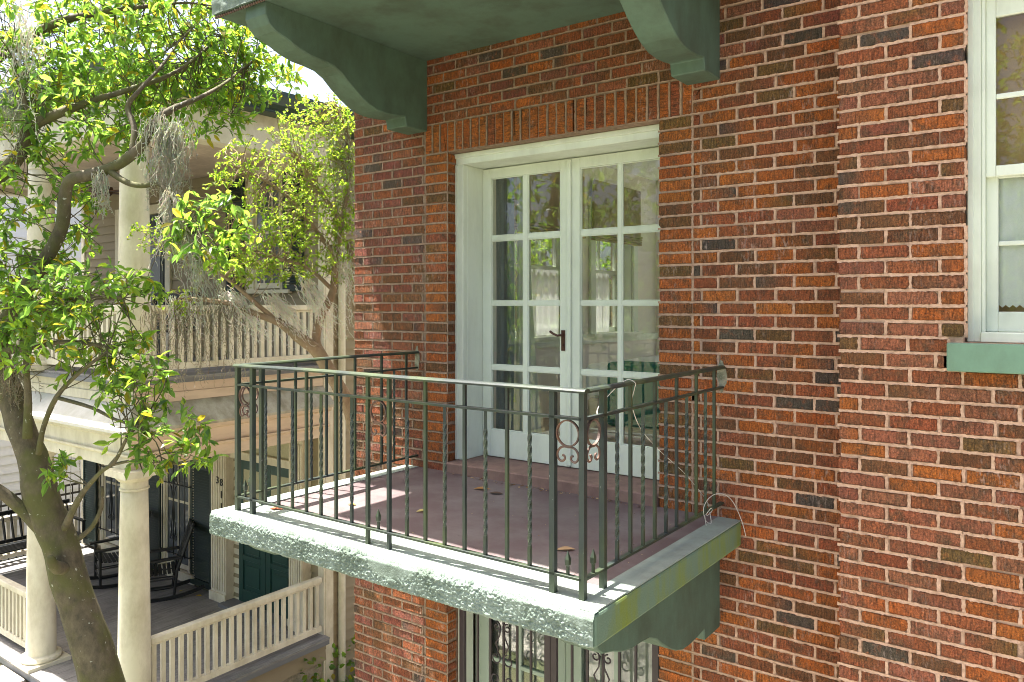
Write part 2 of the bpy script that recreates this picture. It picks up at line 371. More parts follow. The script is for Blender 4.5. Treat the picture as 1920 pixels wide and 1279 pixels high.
w.build('interior_wall', M['plaster'], house)
MB().box(-4.29, 2.14, 4.43, 8.98, 1.55, 1.62).build('ceiling', M['ceiling'], house)
MB().box(-4.29, 2.14, 4.56, 8.98, -1.25, -1.12).build('floor', M['roomfloor'], house)
MB().box(-4.29, 2.14, 4.43, 8.98, -4.7, -4.6).build('floor', M['roomfloor'], house)
for z in (-0.30, ):
    MB().box(-4.27, -4.235, 4.43, 8.9, -0.42, -0.345).build('chair_rail', M['white'], house)
# side windows of the room; the nearest, unseen, is added for light
for y0, y1 in ((4.60, 5.45), (5.85, 6.95), (7.35, 8.25)):
    f = MB(); ym = (y0+y1)/2
    for a, b in ((y0-0.10, y0), (y1, y1+0.10)): f.box(-4.265, -4.235, a, b, -0.345, 1.15)
    f.box(-4.265, -4.23, y0-0.12, y1+0.12, 1.06, 1.17)
    f.box(-4.48, -4.44, y0+0.001, y0+0.085, -0.329, 1.049); f.box(-4.48, -4.44, y1-0.085, y1-0.001, -0.329, 1.049)
    f.box(-4.48, -4.43, y0+0.06, y1-0.06, 0.34, 0.40); f.box(-4.48, -4.44, y0+0.06, y1-0.06, 0.98, 1.049); f.box(-4.48, -4.44, y0+0.06, y1-0.06, -0.329, -0.26)
    f.box(-4.475, -4.445, ym-0.012, ym+0.012, -0.26, 0.34); f.box(-4.475, -4.445, ym-0.012, ym+0.012, 0.40, 0.98)
    f.box(-4.43, -4.30, y0+0.002, y1-0.002, -0.3295, -0.316); f.box(-4.299, -4.18, y0-0.12, y1+0.12, -0.344, -0.315)
    for a, b in ((y0+0.001, y0+0.012), (y1-0.012, y1-0.001)): f.box(-4.43, -4.268, a, b, -0.315, 1.049)
    win = f.build('room_or_fill_window', M['white'], house)
    MB().box(-4.463, -4.459, y0+0.06, y1-0.06, -0.26, 0.98).build('pane', M['glass'], win)

for x0, x1 in ((-4.2, -2.7), (-2.5, -0.9), (-0.6, 1.9)):  # unseen back windows added to brighten the room
    f = MB(); xm = (x0+x1)/2; z0, z1 = -0.899, 1.449
    f.box(x0+0.001, x0+0.05, 9.08, 9.12, z0, z1); f.box(x1-0.05, x1-0.001, 9.08, 9.12, z0, z1); f.box(x0+0.05, x1-0.05, 9.08, 9.12, 0.34, 0.40); f.box(xm-0.012, xm+0.012, 9.085, 9.115, z0, 0.34); f.box(xm-0.012, xm+0.012, 9.085, 9.115, 0.40, z1)
    f.box(x0, x1, 8.84, 8.9, -0.95, -0.901)
    win = f.build('room_or_fill_window', M['white'], house)
    MB().box(x0+0.05, x1-0.05, 9.099, 9.102, z0, z1).build('pane', M['glass'], win)
# roof with deep eaves
r = MB()
ex0, ex1, ey0, ey1 = -5.40, 3.25, 3.24, 10.05
r.box(ex0, ex1, ey0, ey1, 3.69, 3.86)
r.add([(ex0, ey0, 3.861), (ex1, ey0, 3.861), (ex1, ey1, 3.861), (ex0, ey1, 3.861), (-2.2, 6.5, 5.8), (0.2, 6.5, 5.8)], [(0, 1, 5, 4), (1, 2, 5), (2, 3, 4, 5), (3, 0, 4)])
r.build('roof', M['roofmetal'], house)

# ---- bricks
CH = 0.0709; Z0 = 1.292; J = 0.0072
PAL = dict(OR=(0.325, 0.092, 0.019), RD=(0.235, 0.069, 0.027), BR=(0.148, 0.062, 0.025), OL=(0.140, 0.074, 0.023), DG=(0.075, 0.056, 0.044), PK=(0.255, 0.088, 0.046), PU=(0.185, 0.058, 0.039))
ZONE = dict(left='RD RD RD PU PU PU BR BR PK DG', sur='OR OR OR OR OR RD BR OL', mid='OR OR OR OR OR RD RD RD RD RD BR BR OL PK OR RD DG', right='RD RD RD RD OR OR OR PK PK PK BR BR OL RD PK DG', sold='OR OR OR OR OR RD')
def pick(zone):
    c = PAL[R.choice(ZONE[zone].split())]; k = R.uniform(0.85, 1.15)
    return tuple(x*k*R.uniform(0.93, 1.07) for x in c)
def brick_geo(x0, x1, z0, z1, yf, depth, ca, cb, cm):
    j = lambda a: R.uniform(-a, a)
    yf += j(0.002); e = 0.0022; ch = R.uniform(0.002, 0.006) if R.random() < 0.8 else R.uniform(0.006, 0.014)
    x0 += j(0.0035); x1 += j(0.0035); z0 += j(0.0014); z1 += j(0.0014)
    tl = j(0.002); xm = (x0+x1)/2+j(0.03)
    k = lambda: ch*R.choice((0.5, 0.8, 1, 1.5))
    c1, c2, c3, c4 = k(), k(), k(), k()
    c1, c2, c3, c4 = [min(c, (x1-x0)*0.2, 0.014) for c in (c1, c2, c3, c4)]
    out = [(x0+c1, z0), (xm, z0+j(0.0025)), (x1-c2, z0+tl), (x1, z0+c2+tl), (x1, z1-c3+tl), (x1-c3, z1+tl), (xm, z1+j(0.0025)), (x0+c4, z1), (x0, z1-c4), (x0, z0+c1)]
    cx, cz = (x0+x1)/2, (z0+z1)/2; n = 10
    vs = []; cols = []
    def colat(x):
        t = (x-x0)/(x1-x0); t = min(1, max(0, t))
        if cm is not None: return tuple(a*(1-abs(2*t-1))+b*abs(2*t-1) for a, b in zip(cm, ca))
        return tuple(a*(1-t)+b*t for a, b in zip(ca, cb))
    for lay in range(3):
        for x, z in out:
            if lay == 0:
                dx = e if x < cx else -e; dz = e if z < cz else -e
                vs.append((x+dx, yf, z+dz))
            else: vs.append((x, yf+(e if lay == 1 else depth), z))
            cols.append(colat(x))
    fs = [tuple(range(n))]+[(l*n+i, l*n+(i+1) % n, (l+1)*n+(i+1) % n, (l+1)*n+i) for l in (0, 1) for i in range(n)]
    return vs, fs, cols
blist = []
bricks = []   # (size on view, geometry, soldier)
def addb(x0, x1, z0, z1, yf, zone, depth=0.03, soldier=False):
    if x1-x0 < 0.018: return
    ca = pick(zone); cb = ca; cm = None; u = R.random()
    if u < 0.22: cb = pick(zone)
    elif u < 0.30: cm = pick(zone)
    d = max(0.5, 0.5897*-x0+0.8076*yf) if True else 1
    cxm, czm = (x0+x1)/2, (z0+z1)/2
    dep = -0.5897*cxm+0.8076*yf; q = 0.8076*cxm+0.5897*yf
    u_, v_ = q/dep, czm/dep
    inview = -0.68 < u_ < 0.67 and -0.50 < v_ < 0.41
    hid = (-4.0 < cxm < -1.35 and -1.31 < czm < -1.17)
    size = (x1-x0)*(z1-z0)/dep**3 if inview and not hid else 0
    blist.append((x0, x1, z0, z1, yf))
    bricks.append((size, brick_geo(x0, x1, z0, z1, yf, depth, ca, cb, cm), soldier))
def run(x0, x1, z0, z1, yf, zone, off, P=0.206):
    x = x0-off
    while x < x1:
        a, b = max(x+J, x0), min(x+P-J, x1)
        if a < b: addb(a, b, z0, z1, yf, zone)
        x += P*R.uniform(0.985, 1.015)
k0 = int((GZ-Z0)/CH); k1 = int((3.69-Z0)/CH)
for k in range(k0, k1):
    z0, z1 = Z0+k*CH+J, Z0+(k+1)*CH-J
    odd = k % 2
    upper_l = -3 <= k < 0                      # courses taken by the upright bricks over the doors
    zl0 = -45
    lower_l = k in (zl0, zl0+1, zl0+2)
    # left of the opening
    if k >= 0:
        run(-4.55, -0.905, z0, z1, 4.15, 'mid' if R.random() < 0.6 else 'left', 0.0 if odd else 0.103)
    else:
        run(-4.55, -3.812, z0, z1, 4.15, 'left', 0.0 if odd else 0.103)
        run(-1.759, -0.905, z0, z1, 4.15, 'mid', 0.06 if odd else 0.16)
        if not upper_l and not lower_l:
            addb(-3.801, -3.600, z0, z1, 4.15, 'sur' if k > -20 or k < -35 else 'sur', 0.10)
            addb(-1.970, -1.770, z0, z1, 4.15, 'sur', 0.10)
            zc = (z0+z1)/2
            if -46 < k < -36: run(-3.594, -1.976, z0, z1, 4.15, 'mid', 0.0 if odd else 0.103)
            if z1 < -4.6: run(-3.594, -1.976, z0, z1, 4.15, 'mid', 0.0 if odd else 0.103)
    # projecting bay on the right
    zr0, zr1 = z0-0.02, z1-0.02
    if -0.165 < zr0 and zr1 < 1.41:
        if odd:
            addb(-0.920, -0.838, zr0, zr1, 3.9, 'right'); addb(-0.827, -0.620, zr0, zr1, 3.9, 'right'); addb(-0.609, -0.402, zr0, zr1, 3.9, 'right', 0.09)
        else:
            addb(-0.920, -0.722, zr0, zr1, 3.9, 'right'); addb(-0.711, -0.502, zr0, zr1, 3.9, 'right'); addb(-0.491, -0.402, zr0, zr1, 3.9, 'right', 0.09)
        run(0.565, 2.4, zr0, zr1, 3.9, 'right', 0.0 if odd else 0.103)
    else:
        x = -0.92
        a = 0.09 if odd else 0.205
        if -0.29 < zr0 < -0.165 or -0.29 < zr1 < -0.165:
            run(-0.92, -0.468, zr0, zr1, 3.9, 'right', 0.206-a)
        else: run(-0.92, 2.4, zr0, zr1, 3.9, 'right', 0.206-a, 0.21)
ns = 29
for i in range(ns):
    p = 2.041/ns; x = -3.806+i*p
    addb(x+J, x+p-J, Z0-3*CH+J, Z0-J, 4.15, 'sold', 0.10, True)
    addb(x+J, x+p-J, Z0-45*CH+J, Z0-42*CH-J, 4.15, 'sold', 0.10, True)
smear = MB()
def ribbon(p, q, y, half, ph):
    n = max(3, int((abs(q[0]-p[0])+abs(q[1]-p[1]))/0.007)); hz = abs(q[0]-p[0]) > abs(q[1]-p[1]); k = len(smear.v)
    for i in range(n+1):
        t = i/n; x = p[0]+(q[0]-p[0])*t; z = p[1]+(q[1]-p[1])*t
        big = 0.5+0.5*noise.noise((x*5, z*5, ph)); 
        a = half*(0.80+0.35*noise.noise((x*60, z*60, ph))+0.45*noise.noise((x*170, z*170, ph+3))+0.55*max(0, big-0.55))
        c = half*(0.80+0.35*noise.noise((x*60, z*60, ph+9))+0.45*noise.noise((x*170, z*170, ph+5))+0.55*max(0, big-0.55))
        dy = 0.0012*noise.noise((x*40, z*40, ph+2))
        for s_, e in ((-a, -0.0004), (-half*0.45, 0.0012), (half*0.45, 0.0012), (c, -0.0004)):
            smear.v.append((x, y+e+dy-0.0012, z+s_) if hz else (x+s_, y+e+dy-0.0012, z))
    smear.f.extend([(k+i*4+j, k+i*4+4+j, k+i*4+5+j, k+i*4+1+j) for i in range(n) for j in range(3)])
for (sz, geo, sold), (x0, x1, z0, z1, yf) in zip(bricks, blist):
    if sz <= 0: continue
    ph = R.uniform(0, 50)
    if R.random() < 0.93: ribbon((x0-J, z1+J), (x1+J, z1+J), yf, J*1.12, ph)
    if R.random() < 0.9 and x1 < 0.3: ribbon((x1+J, z0-J*0.4), (x1+J, z1+J*0.4), yf, J*1.12, ph+7)
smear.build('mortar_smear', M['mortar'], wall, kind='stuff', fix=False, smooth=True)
bricks.sort(key=lambda b: -b[0])
rest = MB(); rest_s = MB()
for i, (sz, geo, sold) in enumerate(bricks):
    if i < 300:
        MB().add(*geo).build('brick', M['soldier'] if sold else M['brick'], wall, fix=False)
    else: (rest_s if sold else rest).add(*geo)
rest.build('brickwork', M['brick'], wall, kind='stuff', fix=False)
rest_s.build('upright_brickwork', M['soldier'], wall, kind='stuff', fix=False)

# ---- balcony slab
b = MB().box(-4.0, -1.482, 2.566, 4.152, -1.312, -1.18)
slab = b.build('balcony_slab', M['green_moss'], house, bevel=0.012, seg=2)
f = MB(); nx, nz = 1000, 50
def srough(x, z):
    e = min(1, (x+4.0)/0.05, (-1.482-x)/0.05); e = max(0, e)
    m = noise.noise((x*3, z*3, 4.1)); sm = max(0, min(1, (m-0.40)*12)) if x > -2.9 else 0
    a = noise.noise((x*70, z*95, 1.3))*0.6+noise.noise((x*170, z*200, 7.7))*0.45+noise.noise((x*25, z*34, 3.3))*0.45
    return a*0.0092*(1-sm*0.95)*(0.3+0.7*e)
for j in range(nz+1):
    for i in range(nx+1):
        x = -3.998+i*(2.514)/nx; t = j/nz; z = -1.308+t*0.122
        z = z if j < nz else -1.1745; y = 2.553-srough(x, z)+0.012*max(0, (t-0.86)/0.14)**2+0.010*max(0, (0.1-t)/0.1)**2
        f.v.append((x, y, z+(0.004*noise.noise((x*14, 0, 2)) if j in (0, nz) else 0)))
f.f = [(j*(nx+1)+i, j*(nx+1)+i+1, (j+1)*(nx+1)+i+1, (j+1)*(nx+1)+i) for j in range(nz) for i in range(nx)]
n0 = len(f.v)
for i in range(nx+1):
    x = -3.998+i*(2.514)/nx; f.v.append((x, 2.60, -1.1735))
f.f += [(nz*(nx+1)+i, nz*(nx+1)+i+1, n0+i+1, n0+i) for i in range(nx)]
f.build('stucco_face', M['stucco'], slab, smooth=True, fix=False)
rim = MB()
rim.box(-3.992, -1.49, 2.572, 2.83, -1.179, -1.173); rim.box(-3.992, -3.87, 2.83, 4.15, -1.179, -1.173); rim.box(-1.61, -1.486, 2.83, 4.15, -1.179, -1.173)
rim.build('slab_rim', M['rim'], slab)
MB().box(-3.87, -1.61, 2.83, 4.15, -1.179, -1.1745).build('balcony_floor', M['deck'], slab)
MB().box(-3.595, -1.975, 4.13, 4.56, -1.24, -1.106).build('door_sill', M['sillstone'], house, bevel=0.008)

# ---- canopy and brackets
c = MB().box(-4.25, -1.29, 2.74, 4.152, 1.755, 1.95)
canopy = c.build('canopy', M['green'], house, bevel=0.01)
f = MB(); nx, nz = 200, 12
for j in range(nz+1):
    for i in range(nx+1):
        x = -4.252+i*2.964/nx; z = 1.757+j*0.19/nz
        f.v.append((x, 2.728+0.010*noise.noise((x*9, z*20, 0))+0.006*noise.noise((x*40, z*40, 5)), z))
f.f = [(j*(nx+1)+i, j*(nx+1)+i+1, (j+1)*(nx+1)+i+1, (j+1)*(nx+1)+i) for j in range(nz) for i in range(nx)]
f.build('canopy_face', M['stucco'], canopy, smooth=True, fix=False)
d = MB()
for i in range(130):
    x = -4.235+i*0.0225
    d.lathe([(0.001, 1.737), (0.007, 1.742), (0.009, 1.748), (0.006, 1.7545)], x, 2.747, 6)
d.build('beaded_edge', M['rust'], canopy, kind='stuff')
prof = [(2.775, 1.758), (2.772, 1.68), (2.80, 1.63), (2.84, 1.60), (2.93, 1.575), (3.01, 1.543), (3.10, 1.522), (3.20, 1.516), (3.28, 1.506), (3.35, 1.475), (3.42, 1.42), (3.50, 1.368), (3.58, 1.327), (3.66, 1.303), (3.75, 1.297), (3.84, 1.302), (3.925, 1.313), (3.937, 1.248), (4.152, 1.248), (4.152, 1.758)]
for x0, x1 in ((-3.98, -3.785), (-1.80, -1.603)):
    MB().prism(prof, 'x', x0, x1).build('bracket', M['green'], canopy, bevel=0.006)
    low = [(y, -1.312+(z-1.758)*0.93) for y, z in prof]
    low[0] = (2.775, -1.311); low[-1] = (4.152, -1.311)
    MB().prism(low, 'x', x0, x1).build('bracket', M['green'], slab, bevel=0.006)

# ---- french doors
def frame_part(name, mat, boxes, parent, bevel=0.003):
    m = MB()
    for bx in boxes: m.box(*bx)
    return m.build(name, mat, parent, bevel=bevel)
dframe = frame_part('door_frame', M['white'], [
    (-3.60, -3.537, 4.255, 4.30, -1.105, 1.0), (-1.968, -1.945, 4.255, 4.30, -1.105, 1.0), (-3.60, -1.968, 4.25, 4.30, 1.0, 1.074),
    (-3.605, -3.582, 4.243, 4.256, -1.105, 1.0), (-3.604, -1.968, 4.236, 4.25, 1.044, 1.077),
    (-3.60, -3.5365, 4.30, 4.54, -1.105, 1.0), (-1.998, -1.945, 4.30, 4.54, -1.105, 1.0), (-3.60, -1.945, 4.30, 4.54, 1.0, 1.06)], house)
ROWS = [(0.502, 0.922), (0.027, 0.467), (-0.436, 0.0), (-0.906, -0.467)]
def leaf(x0, x1, cols):
    m = MB(); y0, y1 = 4.477, 4.518
    m.box(x0, cols[0][0], y0, y1, -1.10, 0.992); m.box(cols[1][1], x1, y0, y1, -1.10, 0.992)
    m.box(cols[0][0], cols[1][1], y0, y1, 0.922, 0.992); m.box(cols[0][0], cols[1][1], y0, y1, -1.10, -0.906)
    my0, my1 = y0+0.006, y1-0.004
    m.box(cols[0][1], cols[1][0], my0, my1, -0.906, 0.922)
    for cx0, cx1 in cols:
        for z0, z1 in ((0.467, 0.502), (0.0, 0.027), (-0.467, -0.436)): m.box(cx0, cx1, my0+0.001, my1, z0, z1)
        for z0, z1 in ROWS:                                    # glazing beads
            m.box(cx0, cx0+0.007, y0+0.009, y0+0.02, z0, z1); m.box(cx1-0.007, cx1, y0+0.009, y0+0.02, z0, z1)
            m.box(cx0+0.007, cx1-0.007, y0+0.009, y0+0.02, z0, z0+0.007); m.box(cx0+0.007, cx1-0.007, y0+0.009, y0+0.02, z1-0.007, z1)
    o = m.build('french_door', M['white'], house, bevel=0.002)
    for cx0, cx1 in cols:
        for z0, z1 in ROWS: MB().box(cx0+0.001, cx1-0.001, y0+0.021, y0+0.024, z0+0.001, z1-0.001).build('pane', M['glass'], o)
    return o
ld = leaf(-3.534, -2.783, [(-3.461, -3.175), (-3.138, -2.862)])
rd = leaf(-2.778, -2.002, [(-2.705, -2.418), (-2.391, -2.105)])
MB().box(-2.800, -2.768, 4.462, 4.4765, -1.09, 0.985).build('astragal', M['white'], ld, bevel=0.004)
h = MB(); h.box(-2.848, -2.820, 4.470, 4.4768, -0.312, -0.172)
h.tube([(-2.834, 4.472, -0.205), (-2.834, 4.43, -0.205), (-2.85, 4.425, -0.208), (-2.885, 4.425, -0.195), (-2.91, 4.425, -0.18)], 0.008, 7)
h.tube([(-2.834, 4.472, -0.275), (-2.834, 4.462, -0.275)], 0.009, 8)
h.build('handle', M['bronze'], ld)

# ---- sash window of the bay
frame_w = frame_part('sash_window', M['white'], [
    (-0.400, -0.345, 3.972, 4.05, -0.163, 1.36), (0.505, 0.555, 3.972, 4.05, -0.163, 1.36), (-0.400, 0.555, 3.972, 4.05, 1.36, 1.408),
    (-0.396, -0.372, 3.960, 3.972, -0.163, 1.40), (0.53, 0.55, 3.960, 3.972, -0.163, 1.40), (-0.372, 0.53, 3.960, 3.972, 1.378, 1.40),
    (-0.345, -0.330, 3.985, 4.10, -0.12, 1.36), (0.49, 0.505, 3.985, 4.10, -0.12, 1.36), (-0.345, 0.505, 3.955, 4.10, -0.163, -0.12)], house)
us = frame_part('sash', M['white'], [(-0.330, -0.292, 4.005, 4.035, 0.565, 1.36), (0.452, 0.49, 4.005, 4.035, 0.565, 1.36), (-0.292, 0.452, 4.005, 4.035, 1.265, 1.36), (-0.292, 0.452, 4.002, 4.035, 0.565, 0.612),
    (-0.292, 0.452, 4.010, 4.03, 0.905, 0.928), (0.07, 0.092, 4.011, 4.03, 0.928, 1.265), (0.07, 0.092, 4.011, 4.03, 0.612, 0.905)], frame_w)
ls = frame_part('sash', M['white'], [(-0.330, -0.285, 4.040, 4.07, -0.119, 0.60), (0.445, 0.49, 4.040, 4.07, -0.119, 0.60), (-0.285, 0.445, 4.040, 4.07, 0.56, 0.60), (-0.285, 0.445, 4.040, 4.07, -0.119, -0.03),
    (-0.285, 0.445, 4.046, 4.065, 0.262, 0.282), (0.07, 0.092, 4.047, 4.065, 0.282, 0.56), (0.07, 0.092, 4.047, 4.065, -0.03, 0.262)], frame_w)
for x0, x1 in ((-0.292, 0.07), (0.092, 0.452)):
    for z0, z1 in ((0.928, 1.265), (0.612, 0.905)): MB().box(x0+0.001, x1-0.001, 4.019, 4.022, z0+0.001, z1-0.001).build('pane', M['glass'], us)
for x0, x1 in ((-0.285, 0.07), (0.092, 0.445)):
    for z0, z1 in ((0.282, 0.56), (-0.03, 0.262)): MB().box(x0+0.001, x1-0.001, 4.054, 4.057, z0+0.001, z1-0.001).build('pane', M['glass'], ls)
MB().box(-0.463, 0.62, 3.845, 4.0, -0.288, -0.1655).build('window_sill', M['sill_green'], house, bevel=0.004)

# ---- barred gates over the lower doors
def spiral(cx, cz, r0, turns, a0, sgn, y, n=26):
    return [(cx+sgn*r0*(1-0.72*i/n)*math.cos(a0+turns*2*math.pi*i/n), y, cz+r0*(1-0.72*i/n)*math.sin(a0+turns*2*math.pi*i/n)) for i in range(n+1)]
frame_part('barred_door_frame', M['white'], [(-3.598, -3.56, 4.27, 4.40, -4.59, -1.96), (-2.01, -1.972, 4.27, 4.40, -4.59, -1.96), (-3.598, -1.972, 4.27, 4.40, -1.96, -1.905)], house)
for x0, x1 in ((-3.558, -2.787), (-2.783, -2.012)):
    m = MB(); y0, y1 = 4.42, 4.46
    xm = (x0+x1)/2
    m.box(x0, x0+0.12, y0, y1, -4.55, -1.962); m.box(x1-0.12, x1, y0, y1, -4.55, -1.962); m.box(xm-0.02, xm+0.02, y0+0.004, y1, -4.0, -2.07)
    for z0, z1 in ((-2.07, -1.962), (-2.56, -2.53), (-3.05, -3.02), (-3.55, -3.52), (-4.55, -4.0)): m.box(x0+0.12, x1-0.12, y0+0.003, y1, z0, z1)
    o = m.build('barred_door', M['lowdoor'], house, bevel=0.003)
    for a, bb in ((x0+0.12, xm-0.02), (xm+0.02, x1-0.12)):
        for z0, z1 in ((-2.53, -2.07), (-3.02, -2.56), (-3.52, -3.05), (-4.0, -3.55)):
            MB().box(a, bb, y0+0.018, y0+0.021, z0, z1).build('pane', M['glass'], o)
    g = MB(); gy = 4.235
    g.box(x0, x0+0.045, gy, gy+0.03, -4.55, -1.97); g.box(x1-0.045, x1, gy, gy+0.03, -4.55, -1.97)
    g.box(x0+0.045, x1-0.045, gy, gy+0.03, -2.015, -1.97); g.box(x0+0.045, x1-0.045, gy, gy+0.03, -4.55, -4.505)
    o = g.build('security_gate', M['gate'], house, bevel=0.003)
    step = (x1-x0-0.09)/6
    for i in range(1, 6):
        x = x0+0.045+i*step
        MB().box(x-0.007, x+0.007, gy+0.008, gy+0.022, -4.505, -2.015).build('bar', M['gate'], o)
    xc = xm
    for sg in (-1, 1):
        p = spiral(xc+sg*0.045, -2.20-0.0, 0.032, 1.1, math.pi*0.5, sg, gy-0.004)
        for q_ in (p, [(xc+sg*0.012, gy-0.004, -2.19), (xc+sg*0.02, gy-0.004, -2.26), (xc+sg*0.055, gy-0.004, -2.32), (xc+sg*0.03, gy-0.004, -2.37)],
                   spiral(xc+sg*0.055, -2.42, 0.045, 1.15, math.pi*0.6, sg, gy-0.004), spiral(xc+sg*0.055, -2.56, 0.045, 1.15, math.pi*1.2, sg, gy-0.004)):
            MB().tube(q_, 0.0055, 6).build('scroll', M['gate'], o, smooth=True)

# ------------------------------------------------------------------ things inside the rooms
def drape(name, mat, x0, x1, z0, z1, y, folds, amp, flare=0.0, axis='x', scallop=0):
    m = MB(); nx, nz = folds*8, 14
    for j in range(nz+1):
        t = j/nz
        for i in range(nx+1):
            s = i/nx; x = x0+(x1-x0)*s + flare*t*t*(s-0.2)
            z = z1+(z0-z1)*t
            if scallop and j == nz: z -= scallop*abs(math.sin(s*folds*4*math.pi))
            dy = amp*math.sin(s*folds*2*math.pi+0.6*math.sin(t*3))*(0.6+0.5*t)
            m.v.append((x, y+dy, z) if axis == 'x' else (y+dy*0.8, x, z))
    m.f = [(j*(nx+1)+i, j*(nx+1)+i+1, (j+1)*(nx+1)+i+1, (j+1)*(nx+1)+i) for j in range(nz) for i in range(nx)]
    return m.build(name, mat, None, smooth=True, fix=False)
tag(drape('curtain', M['curtain'], -3.60, -3.43, -1.1, 1.15, 4.72, 2, 0.02), 'slate grey curtain hanging inside the left french door', 'curtain')
tag(drape('curtain', M['sheer'], -3.46, -3.36, -1.1, 1.15, 4.80, 2, 0.03, flare=0.18), 'pale curtain lining beside the grey curtain inside the left door', 'curtain')
tag(drape('lace_curtain', M['lace'], -0.325, 0.03, -0.0, 0.60, 4.080, 4, 0.008, flare=0.06, scallop=0.012), 'white lace half curtain with scalloped hem in the sash window', 'curtain')
tag(drape('lace_curtain', M['lace'], 0.07, 0.47, -0.0, 0.60, 4.080, 4, 0.008, flare=-0.03, scallop=0.012), 'white lace half curtain at the far right of the sash window', 'curtain')
tag(MB().box(-0.40, 0.55, 4.112, 4.116, -0.11, 1.355).build('pane_tone_sheet', M['blind'], None), 'brown sheet behind the lace curtains standing in for reflections and room tone', 'backing sheet')  # sheet added to imitate reflections and room tone behind the panes
for (y0, y1, lab) in ((5.75, 7.05, 'brown bamboo roman blind over the nearer side window inside the room'), (7.25, 8.35, 'brown bamboo roman blind over the farther side window inside the room')):
    t = thing('roman_blind', (-4.2, (y0+y1)/2, 1.3), lab, 'blind')
    MB().box(-4.225, -4.20, y0, y1, 0.80, 1.35).build('blind_fabric', M['bamboo'], t)
    m = MB()
    for i in range(4): m.box(-4.235+i*0.002, -4.185+i*0.003, y0, y1, 0.70+i*0.028, 0.722+i*0.028)
    m.build('blind_fold', M['bamboo'], t)
M['voile'] = cloth_mat('glow_voile', (0.95, 0.95, 0.94), 0.85)  # cloth for panels added to imitate glaring daylight in the windows
tag(drape('window_glow_voile', M['voile'], 6.30, 6.86, -0.31, 0.36, -4.405, 5, 0.012, axis='y'), 'added white voile imitating bright daylight in the nearer side window inside the room', 'curtain')
tag(drape('window_glow_voile', M['voile'], 7.44, 7.95, -0.31, 0.36, -4.405, 5, 0.012, axis='y'), 'added white voile imitating bright daylight in the farther side window inside the room', 'curtain')
tag(drape('door_curtain', M['sheer'], -3.54, -2.02, -4.5, -1.97, 4.50, 16, 0.010), 'pale greenish curtain behind the barred lower doors', 'curtain')
bed = thing('bed', (-2.6, 6.3, -1.12), 'bed with white blanket seen through the right french door', 'bed')
MB().box(-3.2, -1.1, 5.4, 7.2, -1.12, -0.75).build('bed_frame', M['roomfloor'], bed, bevel=0.02)
MB().box(-3.22, -1.08, 5.38, 7.22, -0.75, -0.47).build('mattress', M['linen'], bed, bevel=0.06, seg=3)
MB().box(-3.0, -1.06, 5.36, 5.62, -0.95, -0.45).build('bed_cover', M['teal'], bed, bevel=0.03, seg=2)
for dx, z, ww, lab in ((0, -0.47, 0.30, 'white folded towel lowest in the stack on the bed'), (0.01, -0.385, 0.28, 'white folded towel in the middle of the stack on the bed'), (0.0, -0.30, 0.26, 'white folded towel just under the rolled towel on the bed')):
    tag(MB().box(-1.95+dx-ww/2, -1.95+dx+ww/2, 5.62, 5.90, z+0.002, z+0.08).build('folded_towel', M['linen'], None, bevel=0.03, seg=3), lab, 'towel', 'white towels stacked on the bed')
tag(MB().tube([(-2.06, 5.76, -0.165), (-1.86, 5.76, -0.165)], 0.055, 12).build('rolled_towel', M['linen'], None), 'rolled white towel on top of the towel stack', 'towel', 'white towels stacked on the bed')

# ------------------------------------------------------------------ iron railing
rail = thing('balcony_railing', (-2.74, 2.66, -1.178), 'weathered dark green wrought iron railing round the balcony', 'railing')
XL, XR, YF = -3.885, -1.592, 2.66
ZT, ZM, ZB = -0.348, -0.455, -1.094
def caprail(p, q, name):
    p = Vector(p); q = Vector(q); d = (q-p).normalized(); s = Vector((d.y, -d.x, 0))
    pr = [(-0.021, -0.004), (0.021, -0.004), (0.022, 0.004), (0.016, 0.011), (0.007, 0.014), (-0.007, 0.014), (-0.016, 0.011), (-0.022, 0.004)]
    m = MB(); n = 13; L = (q-p).length
    for i in range(n):
        c = p+d*L*i/(n-1); wv = 0.004*noise.noise((c.x*1.3, c.y*1.3, 3))
        for a, z in pr: m.v.append(tuple(c+s*a+Vector((0, 0, z+wv))))
    k = len(pr); m.f = [(i*k+j, i*k+(j+1) % k, (i+1)*k+(j+1) % k, (i+1)*k+j) for i in range(n-1) for j in range(k)]+[tuple(range(k)), tuple((n-1)*k+j for j in range(k))]
    return m.build(name, M['iron'], rail, smooth=False)
caprail((XL-0.02, YF, ZT), (XR+0.02, YF, ZT), 'handrail'); caprail((XR, YF+0.022, ZT), (XR, 4.20, ZT), 'handrail'); caprail((XL, YF+0.022, ZT), (XL, 4.20, ZT), 'handrail')
for z, nm in ((ZM, 'middle_rail'), (ZB, 'bottom_rail')):
    MB().box(XL, XR, YF-0.0125, YF+0.0125, z-0.006, z+0.006).build(nm, M['iron'], rail, bevel=0.0015)
    for x in (XL, XR): MB().box(x-0.0125, x+0.0125, YF+0.0127, 4.19, z-0.006, z+0.006).build(nm, M['iron'], rail, bevel=0.0015)
thin_me = MB().box(-0.0088, 0.0088, -0.0088, 0.0088, 0.0, ZT-0.004+1.174).mesh('post', M['iron'])
post_me = MB().box(-0.0125, 0.0125, -0.0125, 0.0125, 0.0, ZT-0.004+1.174).mesh('post', M['iron'])
bar_me = MB().box(-0.0070, 0.0070, -0.0070, 0.0070, 0.0, ZT-0.004-ZB-0.006).mesh('baluster', M['iron'])
tm = MB(); nst = 64; hgt = ZM-ZB-0.012
for i in range(nst+1):
    t = i/nst; tt = min(1, max(0, (t-0.12)/0.76)); a = tt*2*math.pi*2.6
    for k in range(4):
        w_ = a+math.pi/4+k*math.pi/2; tm.v.append((0.0097*math.cos(w_), 0.0097*math.sin(w_), t*hgt))
